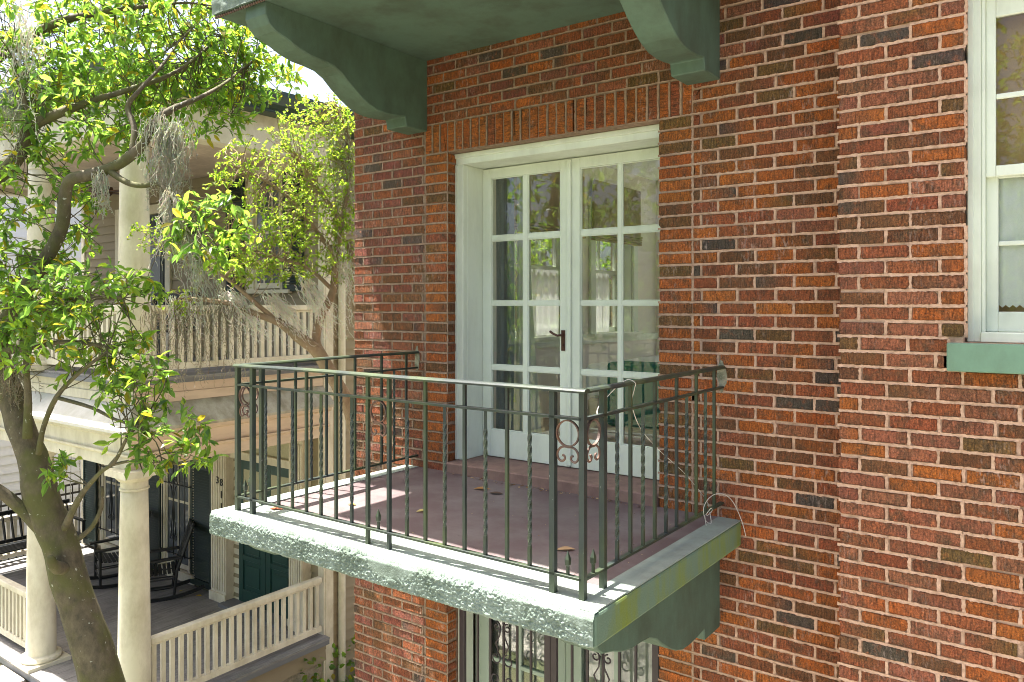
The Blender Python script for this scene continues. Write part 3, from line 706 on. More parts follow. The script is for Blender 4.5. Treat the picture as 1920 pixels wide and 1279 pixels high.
tm.f = [(i*4+k, i*4+(k+1) % 4, (i+1)*4+(k+1) % 4, (i+1)*4+k) for i in range(nst) for k in range(4)]
twist_me = tm.mesh('twisted_baluster', M['iron'])
m = MB(); m.lathe([(0.0075, 0), (0.0075, 0.035), (0.012, 0.04), (0.0135, 0.062), (0.0005, 0.098)], 0, 0, 4)
tip_me = m.mesh('spear_tip', M['iron'])
ring = MB(); nr = 30; pr = [(0.055, -0.006), (0.055, 0.006), (0.0495, 0.006), (0.0495, -0.006)]
for i in range(nr):
    a = 2*math.pi*i/nr
    for r_, y in pr: ring.v.append((r_*math.cos(a), y, r_*math.sin(a)))
ring.f = [(i*4+k, i*4+(k+1) % 4, ((i+1) % nr)*4+(k+1) % 4, ((i+1) % nr)*4+k) for i in range(nr) for k in range(4)]
ring_me = ring.mesh('ring', M['rust'])
half = [(0, 0, 0.028), (0.018, 0, 0.029), (0.036, 0, 0.022), (0.048, 0, 0.006), (0.049, 0, -0.012), (0.040, 0, -0.027), (0.026, 0, -0.030), (0.015, 0, -0.021), (0.016, 0, -0.009), (0.025, 0, -0.006)]
scroll_me = []
for sg in (-1, 1):
    pts = catmull([(sg*(x+0.0002), y, z) for x, y, z in half], 3)
    scroll_me.append(MB().tube(pts, 0.005, 6).mesh('scroll', M['rust'], smooth=True))
def rp(name, me, x, y, z, rz=0): return put(name, me, rail, Matrix.Translation((x, y, z)) @ Matrix.Rotation(rz, 4, 'Z'))
def pair(xa, ya, xb, yb, rz):
    mx, my = (xa+xb)/2, (ya+yb)/2
    rp('ring', ring_me, mx, my, -0.518, rz); [rp('scroll', q_, mx, my, -0.602, rz) for q_ in scroll_me]; rp('spear_tip', tip_me, mx, my, ZB+0.006, rz+math.pi/4)
zp = -1.1745
for x in (XL, -3.745, -2.818, -2.672, -1.733, XR): rp('post', thin_me if -3 < x < -2.5 else post_me, x, YF, zp)
pair(XL, YF, -3.745, YF, 0); pair(-2.818, YF, -2.672, YF, 0); pair(-1.733, YF, XR, YF, 0)
for a, b_ in ((-3.745, -2.818), (-2.672, -1.733)):
    for i in range(1, 8):
        x = a+(b_-a)*i/8
        if i % 2: rp('twisted_baluster', twist_me, x, YF, ZB+0.006)
        else: rp('baluster', bar_me, x, YF, ZB+0.006)
for X_ in (XL, XR):
    rp('post', post_me, X_, 2.822, zp); pair(X_, YF, X_, 2.822, math.pi/2)
    for i in range(1, 11):
        y = 2.822+0.1215*i
        if i % 2: rp('twisted_baluster', twist_me, X_, y, ZB+0.006)
        else: rp('baluster', bar_me, X_, y, ZB+0.006)
# mortar patches where the rails enter the brick
M['patch'] = paint('rough_patch', (0.30, 0.28, 0.21), 0.9, 0.5, 30, dirt=(0.10, 0.11, 0.07), damt=0.9, dscale=25, dmap=(1, 1, 1), bs=90, bst=0.8, bd=0.01)
for x in (XL, XR):
    m = MB(); pts = []
    for i in range(14):
        a = 2*math.pi*i/14; pts.append((x+R.uniform(0.018, 0.034)*math.cos(a), ZT-0.045+R.uniform(0.07, 0.10)*math.sin(a)))
    m.prism(pts, 'y', 4.1485, 4.156); m.build('mortar_patch', M['patch'], wall)

cord = MB()
cord.tube(catmull([(-1.60, 2.79, -0.46), (-1.625, 2.84, -0.43), (-1.622, 2.95, -0.375), (-1.612, 3.03, -0.338), (-1.592, 3.06, -0.329), (-1.570, 3.07, -0.345), (-1.580, 3.08, -0.37), (-1.612, 3.12, -0.45), (-1.618, 3.22, -0.57), (-1.618, 3.42, -0.70), (-1.618, 3.66, -0.83), (-1.618, 3.85, -0.95), (-1.612, 3.99, -1.06), (-1.608, 4.02, -1.13), (-1.575, 3.95, -1.16), (-1.570, 3.86, -1.12), (-1.57, 3.84, -1.05), (-1.565, 3.93, -1.01), (-1.55, 4.05, -1.02), (-1.52, 4.12, -1.07), (-1.475, 4.13, -1.165), (-1.45, 4.13, -1.25)], 5), 0.0019, 6)
cord.tube(catmull([(-1.575, 3.88, -1.10), (-1.56, 3.91, -1.07), (-1.565, 3.94, -1.09), (-1.58, 3.91, -1.11), (-1.59, 3.89, -1.09), (-1.575, 3.87, -1.115), (-1.565, 3.86, -1.15)], 4), 0.0019, 6)
tag(cord.build('cord', M['cord'], None, smooth=True), 'thin white cord looped over the railing and knotted near the wall', 'cord')

def dry_leaf(x, y, z, L, rz, col, label, grp):
    m = MB(); n = 6
    for i in range(n+1):
        t = i/n; wdt = L*0.26*math.sin(math.pi*min(1, t*0.94+0.04)); zc = 0.005+0.03*L*math.sin(t*3.0)
        for s in (-1, 0, 1): m.v.append(((t-0.5)*L, s*wdt, zc+abs(s)*wdt*0.22)); 
    m.f = [(i*3+k, (i+1)*3+k, (i+1)*3+k+1, i*3+k+1) for i in range(n) for k in (0, 1)]
    m.c = [col]*len(m.v)
    o = put('fallen_leaf', m.mesh('fallen_leaf', M['dryleaf'], True, False), None, Matrix.Translation((x, y, z)) @ Matrix.Rotation(rz, 4, 'Z'))
    return tag(o, label, 'leaf', grp)
FZ = -1.176
gl = 'dry leaves on the balcony floor'
dry_leaf(-3.06, 3.87, FZ, 0.11, 0.5, (0.40, 0.20, 0.06), 'tan curled leaf on the balcony floor before the left door', gl)
dry_leaf(-2.92, 3.83, FZ, 0.09, 0.3, (0.10, 0.06, 0.04), 'dark brown dry leaf on the balcony floor near the door sill', gl)
dry_leaf(-3.01, 3.26, FZ, 0.075, 1.2, (0.50, 0.42, 0.16), 'pale yellow leaf lying mid floor behind the front railing', gl)
dry_leaf(-1.98, 3.15, FZ, 0.095, 0.75, (0.46, 0.30, 0.16), 'long tan leaf on the floor near the right corner post', gl)
dry_leaf(-3.44, 3.12, FZ, 0.06, 0.2, (0.45, 0.30, 0.06), 'small yellow leaf in the sunlit patch of balcony floor', gl)
dry_leaf(-3.72, 2.80, FZ, 0.09, 0.4, (0.40, 0.12, 0.05), 'orange leaf by the left corner post of the railing', gl)
lit = MB()
for i in range(70):
    x = R.uniform(-3.5, -1.98); y = 4.11-abs(R.gauss(0, 0.025)); s = R.uniform(0.006, 0.02); a = R.uniform(0, 6)
    col = R.choice([(0.30, 0.17, 0.07), (0.14, 0.08, 0.05), (0.42, 0.30, 0.16)])
    p = [Vector((x+s*math.cos(a), y+s*math.sin(a), FZ+0.004)), Vector((x-s*0.4*math.sin(a), y+s*0.4*math.cos(a), FZ+0.009)), Vector((x-s*math.cos(a), y-s*math.sin(a), FZ+0.005)), Vector((x+s*0.4*math.sin(a), y-s*0.4*math.cos(a), FZ+0.004))]
    lit.add([tuple(v) for v in p], [(0, 1, 2, 3)], [col]*4)
spots = [(x, YF+0.05) for x in (-3.745, -2.74, -1.733)]+[(-3.80, 4.0), (-1.70, 4.05), (-1.68, 3.4), (-3.80, 3.2)]
for i in range(260):
    cx_, cy_ = R.choice(spots); x = cx_+R.gauss(0, 0.05); y = cy_+R.gauss(0, 0.16); s = R.uniform(0.002, 0.007); a = R.uniform(0, 6)
    if i % 3 == 0: x = R.uniform(-3.84, -1.64); y = R.uniform(2.85, 4.1)
    if not (-3.86 < x < -1.62 and 2.84 < y < 4.12): continue
    lit.add([(x+s*math.cos(a), y+s*math.sin(a), FZ+0.003), (x-s*0.5*math.sin(a), y+s*0.5*math.cos(a), FZ+0.005), (x-s*math.cos(a), y-s*math.sin(a), FZ+0.003), (x+s*0.5*math.sin(a), y-s*0.5*math.cos(a), FZ+0.003)], [(0, 1, 2, 3)], [R.choice([(0.22, 0.13, 0.06), (0.08, 0.06, 0.04), (0.34, 0.27, 0.16)])]*4)
o = lit.build('leaf_litter', M['dryleaf'], None, fix=False, kind='stuff'); tag(o, 'crumbled leaf litter and grit along the door sill and post feet', 'leaf litter')

# ------------------------------------------------------------------ the clapboard house next door
XS, XLf, YP, YN, ZP, ZU = -8.65, -15.75, 4.58, 7.33, -4.68, -0.84
nb = thing('clapboard_house', (-12.2, 6.0, GZ), 'two storey khaki clapboard house with columned porches and dark shutters', 'house')
MB().box(XLf+0.02, XS-0.02, YN+0.03, 13.0, GZ, 2.45).build('wall', M['siding'], nb)
EXPO = 0.152
def clap(z): return [(YN+0.03, z), (YN-0.030, z), (YN-0.002, z+EXPO+0.01), (YN+0.03, z+EXPO+0.01)]
nrows = int((2.3-(-5.2))/EXPO)
front_proto = side_proto = None
pf = MB().prism([(0.03, 0), (-0.030, 0), (-0.001, EXPO+0.012), (0.03, EXPO+0.012)], 'x', XLf+0.05, XS-0.1).mesh('clapboard', M['siding'])
ps = MB().prism([(-0.03, 0), (0.030, 0), (0.001, EXPO+0.012), (-0.03, EXPO+0.012)], 'y', YN+0.14, 13.0).mesh('clapboard', M['siding'])
for i in range(nrows):
    z = -5.2+i*EXPO
    if z > ZP-0.02 and not (-1.85 < z < -0.95): put('clapboard', pf, nb, Matrix.Translation((0, YN, z)))
    put('clapboard', ps, nb, Matrix.Translation((XS, 0, z)))
cbm = MB().box(-0.10, 0.025, -0.035, -0.005, -5.5, 2.3); cbm.box(0.005, 0.03, -0.005, 0.14, -5.5, 2.3)
put('corner_board', cbm.mesh('corner_board', M['cream']), nb, Matrix.Translation((XS, YN, 0)), bevel=0.004)
MB().box(XLf-0.02, XLf+0.10, YN-0.035, YN+0.03, ZP, 2.0).build('corner_board', M['cream'], nb)
dsp = MB().tube([(XS+0.07, YN+0.26, GZ+0.1), (XS+0.07, YN+0.26, 2.35)], 0.052, 14)
for z in (-3.6, -1.2, 1.0): dsp.tube([(XS+0.07, YN+0.26, z), (XS+0.07, YN+0.26, z+0.03)], 0.058, 14)
dsp.build('downspout', M['cream'], nb, smooth=False)
MB().box(XS-0.3, XS-0.015, YN-0.01, 13, GZ, -5.2).build('foundation', M['stone'], nb)
fr = MB().box(XLf, XS+0.0, YP-0.10, YN-0.0, GZ, -4.95); fr.build('foundation', M['stone'], nb)
for i in range(2):
    z = -5.02+i*0.152
    MB().prism([(XS-0.02, z), (XS+0.06, z), (XS+0.042, z+0.16), (XS-0.02, z+0.16)], 'y', YP-0.1, YN-0.02).build('clapboard', M['siding'], nb)
# porch floors
def boards(name, z, y0, y1):
    m = MB(); x = XLf-0.1
    while x < XS+0.12:
        m.box(x, min(x+0.083, XS+0.14)-0.003, y0, y1, z-0.03, z+R.uniform(-0.0015, 0.0015)); x += 0.083
    m.build(name, M['boards'], nb, kind='stuff')
boards('porch_floor', ZP, YP-0.25, YN-0.02)
boards('porch_floor', ZU, YP-0.08, YN-0.02)
MB().box(XLf-0.1, XS+0.14, YP-0.25, YN-0.03, ZP-0.09, ZP-0.031).build('floor_edge', M['deckedge'], nb)
def sweep(name, prof, mat, mat_side=None):
    """closed profile (outward offset, z) carried round the left, front and right of the porch"""
    n = len(prof)
    def ringpts(o, z): return [(XLf-o, YN-0.03, z), (XLf-o, YP-o, z), (XS+o, YP-o, z), (XS+o, YN-0.03, z)]
    def seg(a, b_, nm, mt):
        m = MB(); vs = [ringpts(o, z)[a] for o, z in prof]+[ringpts(o, z)[b_] for o, z in prof]
        m.add(vs, [tuple(range(n)), tuple(range(n, 2*n))]+[(i, (i+1) % n, n+(i+1) % n, n+i) for i in range(n)])
        m.build(nm, mt, nb)
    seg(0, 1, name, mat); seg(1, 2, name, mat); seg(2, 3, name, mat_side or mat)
sweep('deck_edge', [(-0.1, ZU-0.031), (0.11, ZU-0.031), (0.11, ZU-0.075), (-0.1, ZU-0.075)], M['deckedge'])
sweep('band_board', [(0.0, -0.915), (0.0, -1.03), (-0.06, -1.03), (-0.06, -0.915)], M['cream'], M['peach'])
sweep('band_board', [(0.012, -1.032), (0.012, -1.14), (-0.06, -1.14), (-0.06, -1.032)], M['cream'], M['peach'])
sweep('skirt_roof', [(0.0, -1.142), (0.27, -1.385), (0.27, -1.42), (-0.05, -1.42), (-0.05, -1.142)], M['skirt'], M['skirt_old'])
sweep('frieze_board', [(0.20, -1.422), (0.20, -1.47), (0.13, -1.50), (0.12, -1.67), (-0.05, -1.67), (-0.05, -1.422)], M['cream'], M['peach'])
sweep('moulding', [(0.16, -1.672), (0.16, -1.69), (0.13, -1.715), (-0.05, -1.715), (-0.05, -1.672)], M['cream'], M['peach'])
sweep('porch_beam', [(0.11, -1.717), (0.11, -1.85), (-0.17, -1.85), (-0.17, -1.717)], M['cream'], M['peach'])
MB().box(XLf+0.05, XS-0.05, YP+0.05, YN-0.04, -1.70, -0.93).build('porch_ceiling', M['ceilwood'], nb)
sweep('eave_beam', [(0.11, 2.46), (0.11, 2.0), (-0.17, 2.0), (-0.17, 2.46)], M['cream'])
MB().box(XLf+0.05, XS-0.05, YP+0.1, YN-0.04, 2.10, 2.2).build('porch_ceiling', M['ceilwood'], nb)
MB().box(XLf-0.34, XS+0.34, YP-0.34, 13.3, 2.462, 2.50).build('eave_soffit', M['gutter'], nb)
# main roof and gutter
rf = MB(); a0, a1, b0, b1, ze = XLf-0.36, XS+0.36, YP-0.36, 13.4, 2.70
rf.add([(a0, b0, ze), (a1, b0, ze), (a1, b1, ze), (a0, b1, ze), (-12.2, 8.2, 3.7), (-12.2, 9.8, 3.7)], [(0, 1, 4), (1, 2, 5, 4), (2, 3, 5), (3, 0, 4, 5), (0, 3, 2, 1)])
rf.build('roof', M['roofmetal'], nb)
gt = MB()
gp = [(0.0, 2.72), (0.12, 2.72), (0.12, 2.66), (0.07, 2.55), (0.0, 2.50)]
gt.prism([(XS+0.35+o, z) for o, z in gp], 'y', YP-0.36, 13.3)
gt.prism([(YP-0.35-o, z) for o, z in gp], 'x', XLf-0.3, XS+0.47)
gt.build('gutter', M['gutter'], nb)
# columns
def column(x, y, zb, zt):
    m = MB(); H = zt-zb-0.26
    pr = [(0.175, zb+0.10)]+[((0.175-0.032*(t**1.6)), zb+0.12+(H-0.02)*t) for t in [i/10 for i in range(11)]]
    m.lathe(pr, x, y, 32); o = m.build('column', M['cream'], nb, smooth=False)
    for p in o.data.polygons: p.use_smooth = len(p.vertices) == 4
    b = MB().box(x-0.26, x+0.26, y-0.26, y+0.26, zb, zb+0.05); b.lathe([(0.18, zb+0.051), (0.235, zb+0.055), (0.245, zb+0.08), (0.235, zb+0.105), (0.19, zb+0.115), (0.18, zb+0.13)], x, y, 32); b.build('column_base', M['cream'], o)
    t0 = zb+0.10+H
    c = MB().lathe([(0.146, t0-0.08), (0.158, t0-0.075), (0.158, t0-0.055), (0.146, t0-0.05), (0.146, t0+0.02), (0.165, t0+0.03), (0.205, t0+0.075), (0.205, t0+0.085)], x, y, 32); c.box(x-0.225, x+0.225, y-0.225, y+0.225, t0+0.085, zt-0.001); c.build('column_capital', M['cream'], o)
for x in (XS, -11.0, -13.37, XLf+0.02):
    column(x, YP, ZP, -1.85); column(x, YP, ZU, 2.0)
# porch railings
def prail(p, q, zf, hgt=0.84, thick=0.05, n=None):
    p = Vector(p); q = Vector(q); d = (q-p).normalized(); L = (q-p).length; nrm = Vector((-d.y, d.x, 0))
    def zz(v, z): return (v.x, v.y, z)
    m = MB(); m.bar(zz(p, zf+hgt-0.035), zz(q, zf+hgt-0.035), 0.10, 0.07); m.bar(zz(p, zf+hgt-0.085), zz(q, zf+hgt-0.085), 0.055, 0.03)
    o = m.build('porch_railing', M['cream'], nb, bevel=0.008)
    MB().bar(zz(p, zf+0.115), zz(q, zf+0.115), 0.065, 0.075).build('bottom_rail', M['cream'], o)
    n = n or int(L/0.114); bm_ = MB().box(-thick/2, thick/2, -0.019, 0.019, zf+0.153, zf+hgt-0.1).mesh('baluster', M['cream'])
    ang = math.atan2(d.y, d.x)
    for i in range(n):
        c = p+d*L*(i+0.5)/n
        put('baluster', bm_, o, Matrix.Translation((c.x, c.y, 0)) @ Matrix.Rotation(ang, 4, 'Z'))
prail((XS, YP+0.17, 0), (XS, YN-0.08, 0), ZP, n=22)
prail((XS, YP+0.17, 0), (XS, YN-0.08, 0), ZU, n=22)
prail((-13.2, YP, 0), (-11.17, YP, 0), ZP)
prail((XLf+0.02, YP+0.17, 0), (XLf+0.02, YN-0.1, 0), ZP)
prail((XLf+0.02, YP+0.17, 0), (XLf+0.02, YN-0.1, 0), ZU)
for a, b_ in ((-15.55, -13.54), (-13.2, -11.17), (-10.83, -8.82)): prail((a, YP, 0), (b_, YP, 0), ZU)
# porch steps
st = MB()
for i in range(4): st.box(-11.0+0.27, -8.65-0.3, YP-0.25-0.30*(i+1), YP-0.252-0.30*i, GZ, ZP-0.19*(i+1))
st.build('porch_steps', M['boards'], nb)
for x in (-11.27, -8.75):
    MB().box(x-0.18 if x < -10 else x-0.1, x+0.48 if x < -10 else x+0.3, YP-1.2, YP-0.27, GZ, ZP-0.06).build('step_pier', M['concrete'], nb, bevel=0.02)
# windows, shutters, doors
def shutter(x0, x1, z0, z1, y=YN-0.075):
    m = MB(); zm = z0+(z1-z0)*0.78; f_ = 0.05
    m.box(x0, x0+f_, y, y+0.035, z0, z1); m.box(x1-f_, x1, y, y+0.035, z0, z1)
    for a, b_ in ((z0, z0+0.10), (zm-0.03, zm+0.03), (z1-0.06, z1)): m.box(x0+f_, x1-f_, y+0.001, y+0.035, a, b_)
    o = m.build('shutter', M['shutter'], nb)
    lv = MB(); z = z0+0.115
    while z < z1-0.08:
        if not (zm-0.05 < z < zm+0.03): lv.prism([(y+0.006, z), (y+0.012, z-0.004), (y+0.032, z+0.034), (y+0.026, z+0.038)], 'x', x0+f_, x1-f_)
        z += 0.044
    lv.build('louvers', M['shutter'], o, kind='stuff')
def window(x0, x1, z0, z1, rails=(0.5,), vert=(0.5,), mat='darkpane', cas=0.13):
    y = YN-0.06
    m = MB(); m.box(x0-cas, x0, y, y+0.04, z0-0.02, z1+cas); m.box(x1, x1+cas, y, y+0.04, z0-0.02, z1+cas); m.box(x0, x1, y, y+0.04, z1, z1+cas)
    m.box(x0-cas+0.02, x0-cas+0.05, y-0.012, y, z0, z1+cas); m.box(x0-0.03, x0-0.005, y-0.012, y, z0, z1); m.box(x1+0.005, x1+0.03, y-0.012, y, z0, z1)
    o = m.build('window', M['cream'], nb)
    MB().box(x0-cas-0.03, x1+cas+0.03, y-0.05, y+0.03, z0-0.075, z0-0.022).build('sill', M['cream'], o)
    s = MB(); t = 0.045; yy = y+0.016
    s.box(x0, x0+t, yy, yy+0.02, z0, z1); s.box(x1-t, x1, yy, yy+0.02, z0, z1); s.box(x0+t, x1-t, yy, yy+0.02, z0, z0+0.08); s.box(x0+t, x1-t, yy, yy+0.02, z1-0.05, z1)
    for r_ in rails: zz = z0+(z1-z0)*r_; s.box(x0+t, x1-t, yy, yy+0.02, zz-0.02, zz+0.02)
    for v_ in vert: xx = x0+(x1-x0)*v_; s.box(xx-0.012, xx+0.012, yy+0.003, yy+0.018, z0+0.08, z1-0.05)
    s.build('sash', M['cream'], o)
    MB().box(x0+t, x1-t, yy+0.006, yy+0.010, z0+0.08, z1-0.05).build('pane', M[mat], o)
    return o
def grille(x0, x1, z0, z1):
    y = YN-0.115; m = MB()
    for z in (z0, z0+(z1-z0)*0.62, z1): m.tube([(x0-0.12, y+0.05, z), (x0-0.10, y, z), (x1+0.10, y, z), (x1+0.12, y+0.05, z)], 0.011, 6)
    xs = [x0+(x1-x0)*k/4 for k in range(5)]
    for x in xs: m.tube([(x, y-0.008, z0-0.02), (x, y-0.008, z1+0.02)], 0.008, 6)
    xc = (x0+x1)/2
    for zc, up in ((z0+0.28, 1), (z0+(z1-z0)*0.62+0.02, -1), (z0+(z1-z0)*0.62+0.10, 1), (z1-0.2, -1)):
        for sg in (-1, 1): m.tube(spiral(xc+sg*0.07, zc, 0.06, 1.2, math.pi*(0.5 if up > 0 else 1.5), sg, y-0.01, 18), 0.007, 5)
    for sg in (-1, 1): m.tube([(xc+sg*0.07, y-0.01, z0+0.33), (xc+sg*0.012, y-0.01, z0+0.85), (xc+sg*0.012, y-0.01, z0+0.95), (xc+sg*0.07, y-0.01, z0+(z1-z0)*0.6)], 0.007, 5)
    m.build('window_grille', M['black'], nb, smooth=True)
for x0, x1 in ((-14.85, -14.0), (-12.70, -11.98)):
    window(x0, x1, -4.45, -2.2); grille(x0+0.02, x1-0.02, -4.2, -2.3)
    MB().box(x0-0.12, x1+0.12, YN-0.05, YN-0.021, -4.66, -4.53).build('window_panel', M['cream'], nb)
for x0, x1 in ((-15.62, -15.12), (-13.42, -12.86), (-11.92, -11.32)): shutter(x0, x1, -4.62, -2.12)
window(-10.20, -9.58, 0.25, 1.93, rails=(0.5,), vert=(0.35, 0.66), cas=0.22)
for x0, x1 in ((-10.92, -10.47), (-9.50, -9.05)): shutter(x0, x1, 0.20, 1.97)
# upper door
y = YN-0.06
m = MB(); m.box(-14.42, -14.27, y, y+0.04, ZU, 1.60); m.box(-12.72, -12.57, y, y+0.04, ZU, 1.60); m.box(-14.42, -12.57, y, y+0.04, 1.60, 1.76)
m.build('porch_door_frame', M['cream'], nb)
m = MB(); m.box(-14.27, -12.72, y+0.015, y+0.035, ZU, 1.58)
for x0 in (-14.25, -13.48): m.box(x0+0.05, x0+0.70, y+0.008, y+0.015, ZU+0.15, 1.45)
m.build('porch_door', M['shutter'], nb)
for x0 in (-14.14, -13.37): MB().box(x0+0.03, x0+0.50, y+0.002, y+0.007, 0.0, 1.36).build('pane', M['darkpane'], nb)
# lower entrance: pilasters, transom, paired bottle-green doors
m = MB()
for x0, x1 in ((-11.17, -10.78), (-9.22, -8.92)):
    m.box(x0, x1, YN-0.17, YN, ZP, -1.86)
    k = 6
    for i in range(k):
        xx = x0+(x1-x0)*(i+0.5)/k; m.box(xx-0.018, xx+0.018, YN-0.185, YN-0.17, ZP+0.18, -2.0)
    m.box(x0-0.02, x1+0.02, YN-0.20, YN-0.17, ZP, ZP+0.14)
m.box(-10.78, -10.60, YN-0.02, YN+0.02, ZP, -1.86)
m.box(-10.78, -9.22, YN-0.10, YN, -2.40, -2.28); m.box(-10.78, -9.22, YN-0.12, YN, -2.0, -1.86)
m.build('door_surround', M['cream'], nb, bevel=0.004)
MB().box(-10.60, -9.24, YN-0.05, YN-0.03, -2.28, -2.0).build('transom', M['screen'], nb)
MB().box(-10.78, -9.22, YN-0.30, YN-0.02, ZP, ZP+0.05).build('door_step', M['deckedge'], nb)
for x0, x1 in ((-10.60, -9.93), (-9.92, -9.25)):
    m = MB(); y0 = YN-0.045
    m.box(x0, x1, y0+0.01, y0+0.04, ZP+0.06, -2.41)
    m.box(x0, x0+0.11, y0-0.012, y0+0.01, ZP+0.06, -2.41); m.box(x1-0.11, x1, y0-0.012, y0+0.01, ZP+0.06, -2.41)
    for z0, z1 in ((ZP+0.06, ZP+0.26), (ZP+0.72, ZP+0.80), (ZP+0.98, ZP+1.10), (-2.55, -2.41)): m.box(x0+0.11, x1-0.11, y0-0.012, y0+0.01, z0, z1)
    m.box(x0+0.16, x1-0.16, y0-0.004, y0+0.01, ZP+0.33, ZP+0.65); m.box(x0+0.16, x1-0.16, y0-0.004, y0+0.01, ZP+0.83, ZP+0.95)
    o = m.build('front_door', M['gdoor'], nb, bevel=0.006)
    MB().box(x0+0.11, x1-0.11, y0-0.002, y0+0.008, ZP+1.10, -2.55).build('mesh_screen', M['screen'], o)
    lt = MB()
    for i in range(12):
        xx = x0+0.11+(x1-x0-0.22)*i/11
        lt.bar((xx, y0-0.006, ZP+1.10), (min(x1-0.11, xx+0.25), y0-0.006, ZP+1.10+min(x1-0.11-xx, 0.25)*2.5), 0.006, 0.004)
        lt.bar((xx, y0-0.007, ZP+1.10), (max(x0+0.11, xx-0.25), y0-0.007, ZP+1.10+min(xx-x0-0.11, 0.25)*2.5), 0.006, 0.004)
    lt.build('lattice', M['screen'], o)
# house number on the left pilaster
def digit(ch, x, z, s=0.16):
    cu = bpy.data.curves.new('digit', 'FONT'); cu.body = ch; cu.size = s; cu.extrude = 0.006; cu.align_x = 'CENTER'
    tmp = bpy.data.objects.new('digit', cu); COL.objects.link(tmp)
    me = bpy.data.meshes.new_from_object(tmp.evaluated_get(bpy.context.evaluated_depsgraph_get())); bpy.data.objects.remove(tmp)
    me.materials.clear(); me.materials.append(M['black'])
    put('house_number', me, nb, Matrix.Translation((x, YN-0.192, z)) @ Matrix.Rotation(rad(90), 4, 'X'))
digit('3', -10.965, -2.815); digit('8', -10.86, -2.84); digit('1', -10.86, -3.03); digit('1', -10.86, -3.22)

# ------------------------------------------------------------------ porch furniture
def rocking_chair(label):
    t = thing('rocking_chair', (0, 0, 0), label, 'rocking chair', 'rocking chairs on the lower porch')
    K = M['black']
    def part(name, f_):
        m = MB(); f_(m); return m.build(name, K, t, smooth=False)
    for sx in (-0.27, 0.27):
        part('leg', lambda m: m.tube([(sx, -0.25, 0.06), (sx, -0.25, 0.62)], 0.022, 8))
        def backpost(m):
            m.tube([(sx*0.95, 0.22, 0.05), (sx*0.95, 0.27, 0.45), (sx*0.95, 0.50, 1.12)], 0.021, 8); m.lathe([(0.018, 1.12), (0.03, 1.145), (0.02, 1.175), (0.005, 1.185)], sx*0.95, 0.505, 8)
        part('back_post', backpost)
        def rocker(m):
            pts = [(sx, -0.48+1.15*i/12, 0.025+0.16*((i-5.2)/8.0)**2) for i in range(13)]
            for a, b_ in zip(pts[:-1], pts[1:]): m.bar(a, b_, 0.03, 0.055)
        part('rocker', rocker)
        part('armrest', lambda m: m.bar((sx*1.05, -0.34, 0.635), (sx*1.05, 0.34, 0.66), 0.09, 0.03))
        for z in (0.20, 0.33): part('stretcher', lambda m: m.tube([(sx, -0.25, z), (sx*0.96, 0.24, z)], 0.011, 6))
    for z in (0.18, 0.30): part('stretcher', lambda m: m.tube([(-0.27, -0.25, z), (0.27, -0.25, z)], 0.011, 6))
    part('stretcher', lambda m: m.tube([(-0.26, 0.235, 0.22), (0.26, 0.235, 0.22)], 0.011, 6))
    for i in range(9):
        y = -0.26+0.065*i; part('seat_slat', lambda m: m.box(-0.275, 0.275, y, y+0.05, 0.44-0.03*math.sin(i/8*math.pi), 0.455-0.03*math.sin(i/8*math.pi)))
    def top(m): m.bar((-0.25, 0.485, 1.07), (0.25, 0.485, 1.07), 0.025, 0.12)
    part('top_rail', top); part('cross_rail', lambda m: m.bar((-0.25, 0.30, 0.53), (0.25, 0.30, 0.53), 0.025, 0.06))
    for i in range(6):
        x = -0.20+0.08*i; part('back_slat', lambda m: m.bar((x, 0.305, 0.54), (x, 0.475, 1.05), 0.045, 0.012, up=(0, 1, 0)))
    return t
c1 = rocking_chair('black wooden rocking chair behind the corner column, farther from the front door')
c2 = c1.copy(); COL.objects.link(c2)
c2['label'] = 'black wooden rocking chair nearer the green front door, slatted back showing'
for ch in list(c1.children):
    k = ch.copy(); COL.objects.link(k); k.parent = c2
c1.matrix_basis = Matrix.Translation((-13.15, 6.62, ZP)) @ Matrix.Rotation(rad(-18), 4, 'Z')
c2.matrix_basis = Matrix.Translation((-11.95, 6.72, ZP)) @ Matrix.Rotation(rad(-28), 4, 'Z')
# porch swing
sw = thing('porch_swing', (-15.2, 6.0, ZP), 'black slatted porch swing on chains at the far left end', 'porch swing')
K = M['black']; sx = -15.25
for i in range(7): MB().box(sx-0.05+i*0.075, sx+0.005+i*0.075, 5.2, 6.9, ZP+0.44, ZP+0.46).build('seat_slat', K, sw)
for i in range(13):
    y = 5.25+i*0.135; MB().bar((sx-0.05, y, ZP+0.47), (sx-0.2, y, ZP+0.95), 0.02, 0.06, up=(1, 0, 0)).build('back_slat', K, sw)
MB().bar((sx-0.21, 5.17, ZP+0.97), (sx-0.21, 6.93, ZP+0.97), 0.03, 0.07).build('top_rail', K, sw)
MB().bar((sx-0.06, 5.17, ZP+0.5), (sx-0.06, 6.93, ZP+0.5), 0.03, 0.06).build('cross_rail', K, sw)
for y in (5.2, 6.9):
    MB().bar((sx-0.15, y, ZP+0.70), (sx+0.45, y, ZP+0.70), 0.06, 0.03).build('armrest', K, sw)
    MB().bar((sx+0.42, y, ZP+0.42), (sx+0.42, y, ZP+0.69), 0.04, 0.04).build('arm_post', K, sw)
    for dx in (0.42, -0.12):
        ch = MB(); z = ZP+0.7
        while z < -1.75:
            ch.tube([(sx+dx*(1-(z-ZP-0.7)/2.6), y, z), (sx+dx*(1-(z-ZP-0.66)/2.6), y, z+0.038)], 0.007, 5); z += 0.048
        ch.build('chain', M['skirt'], sw)
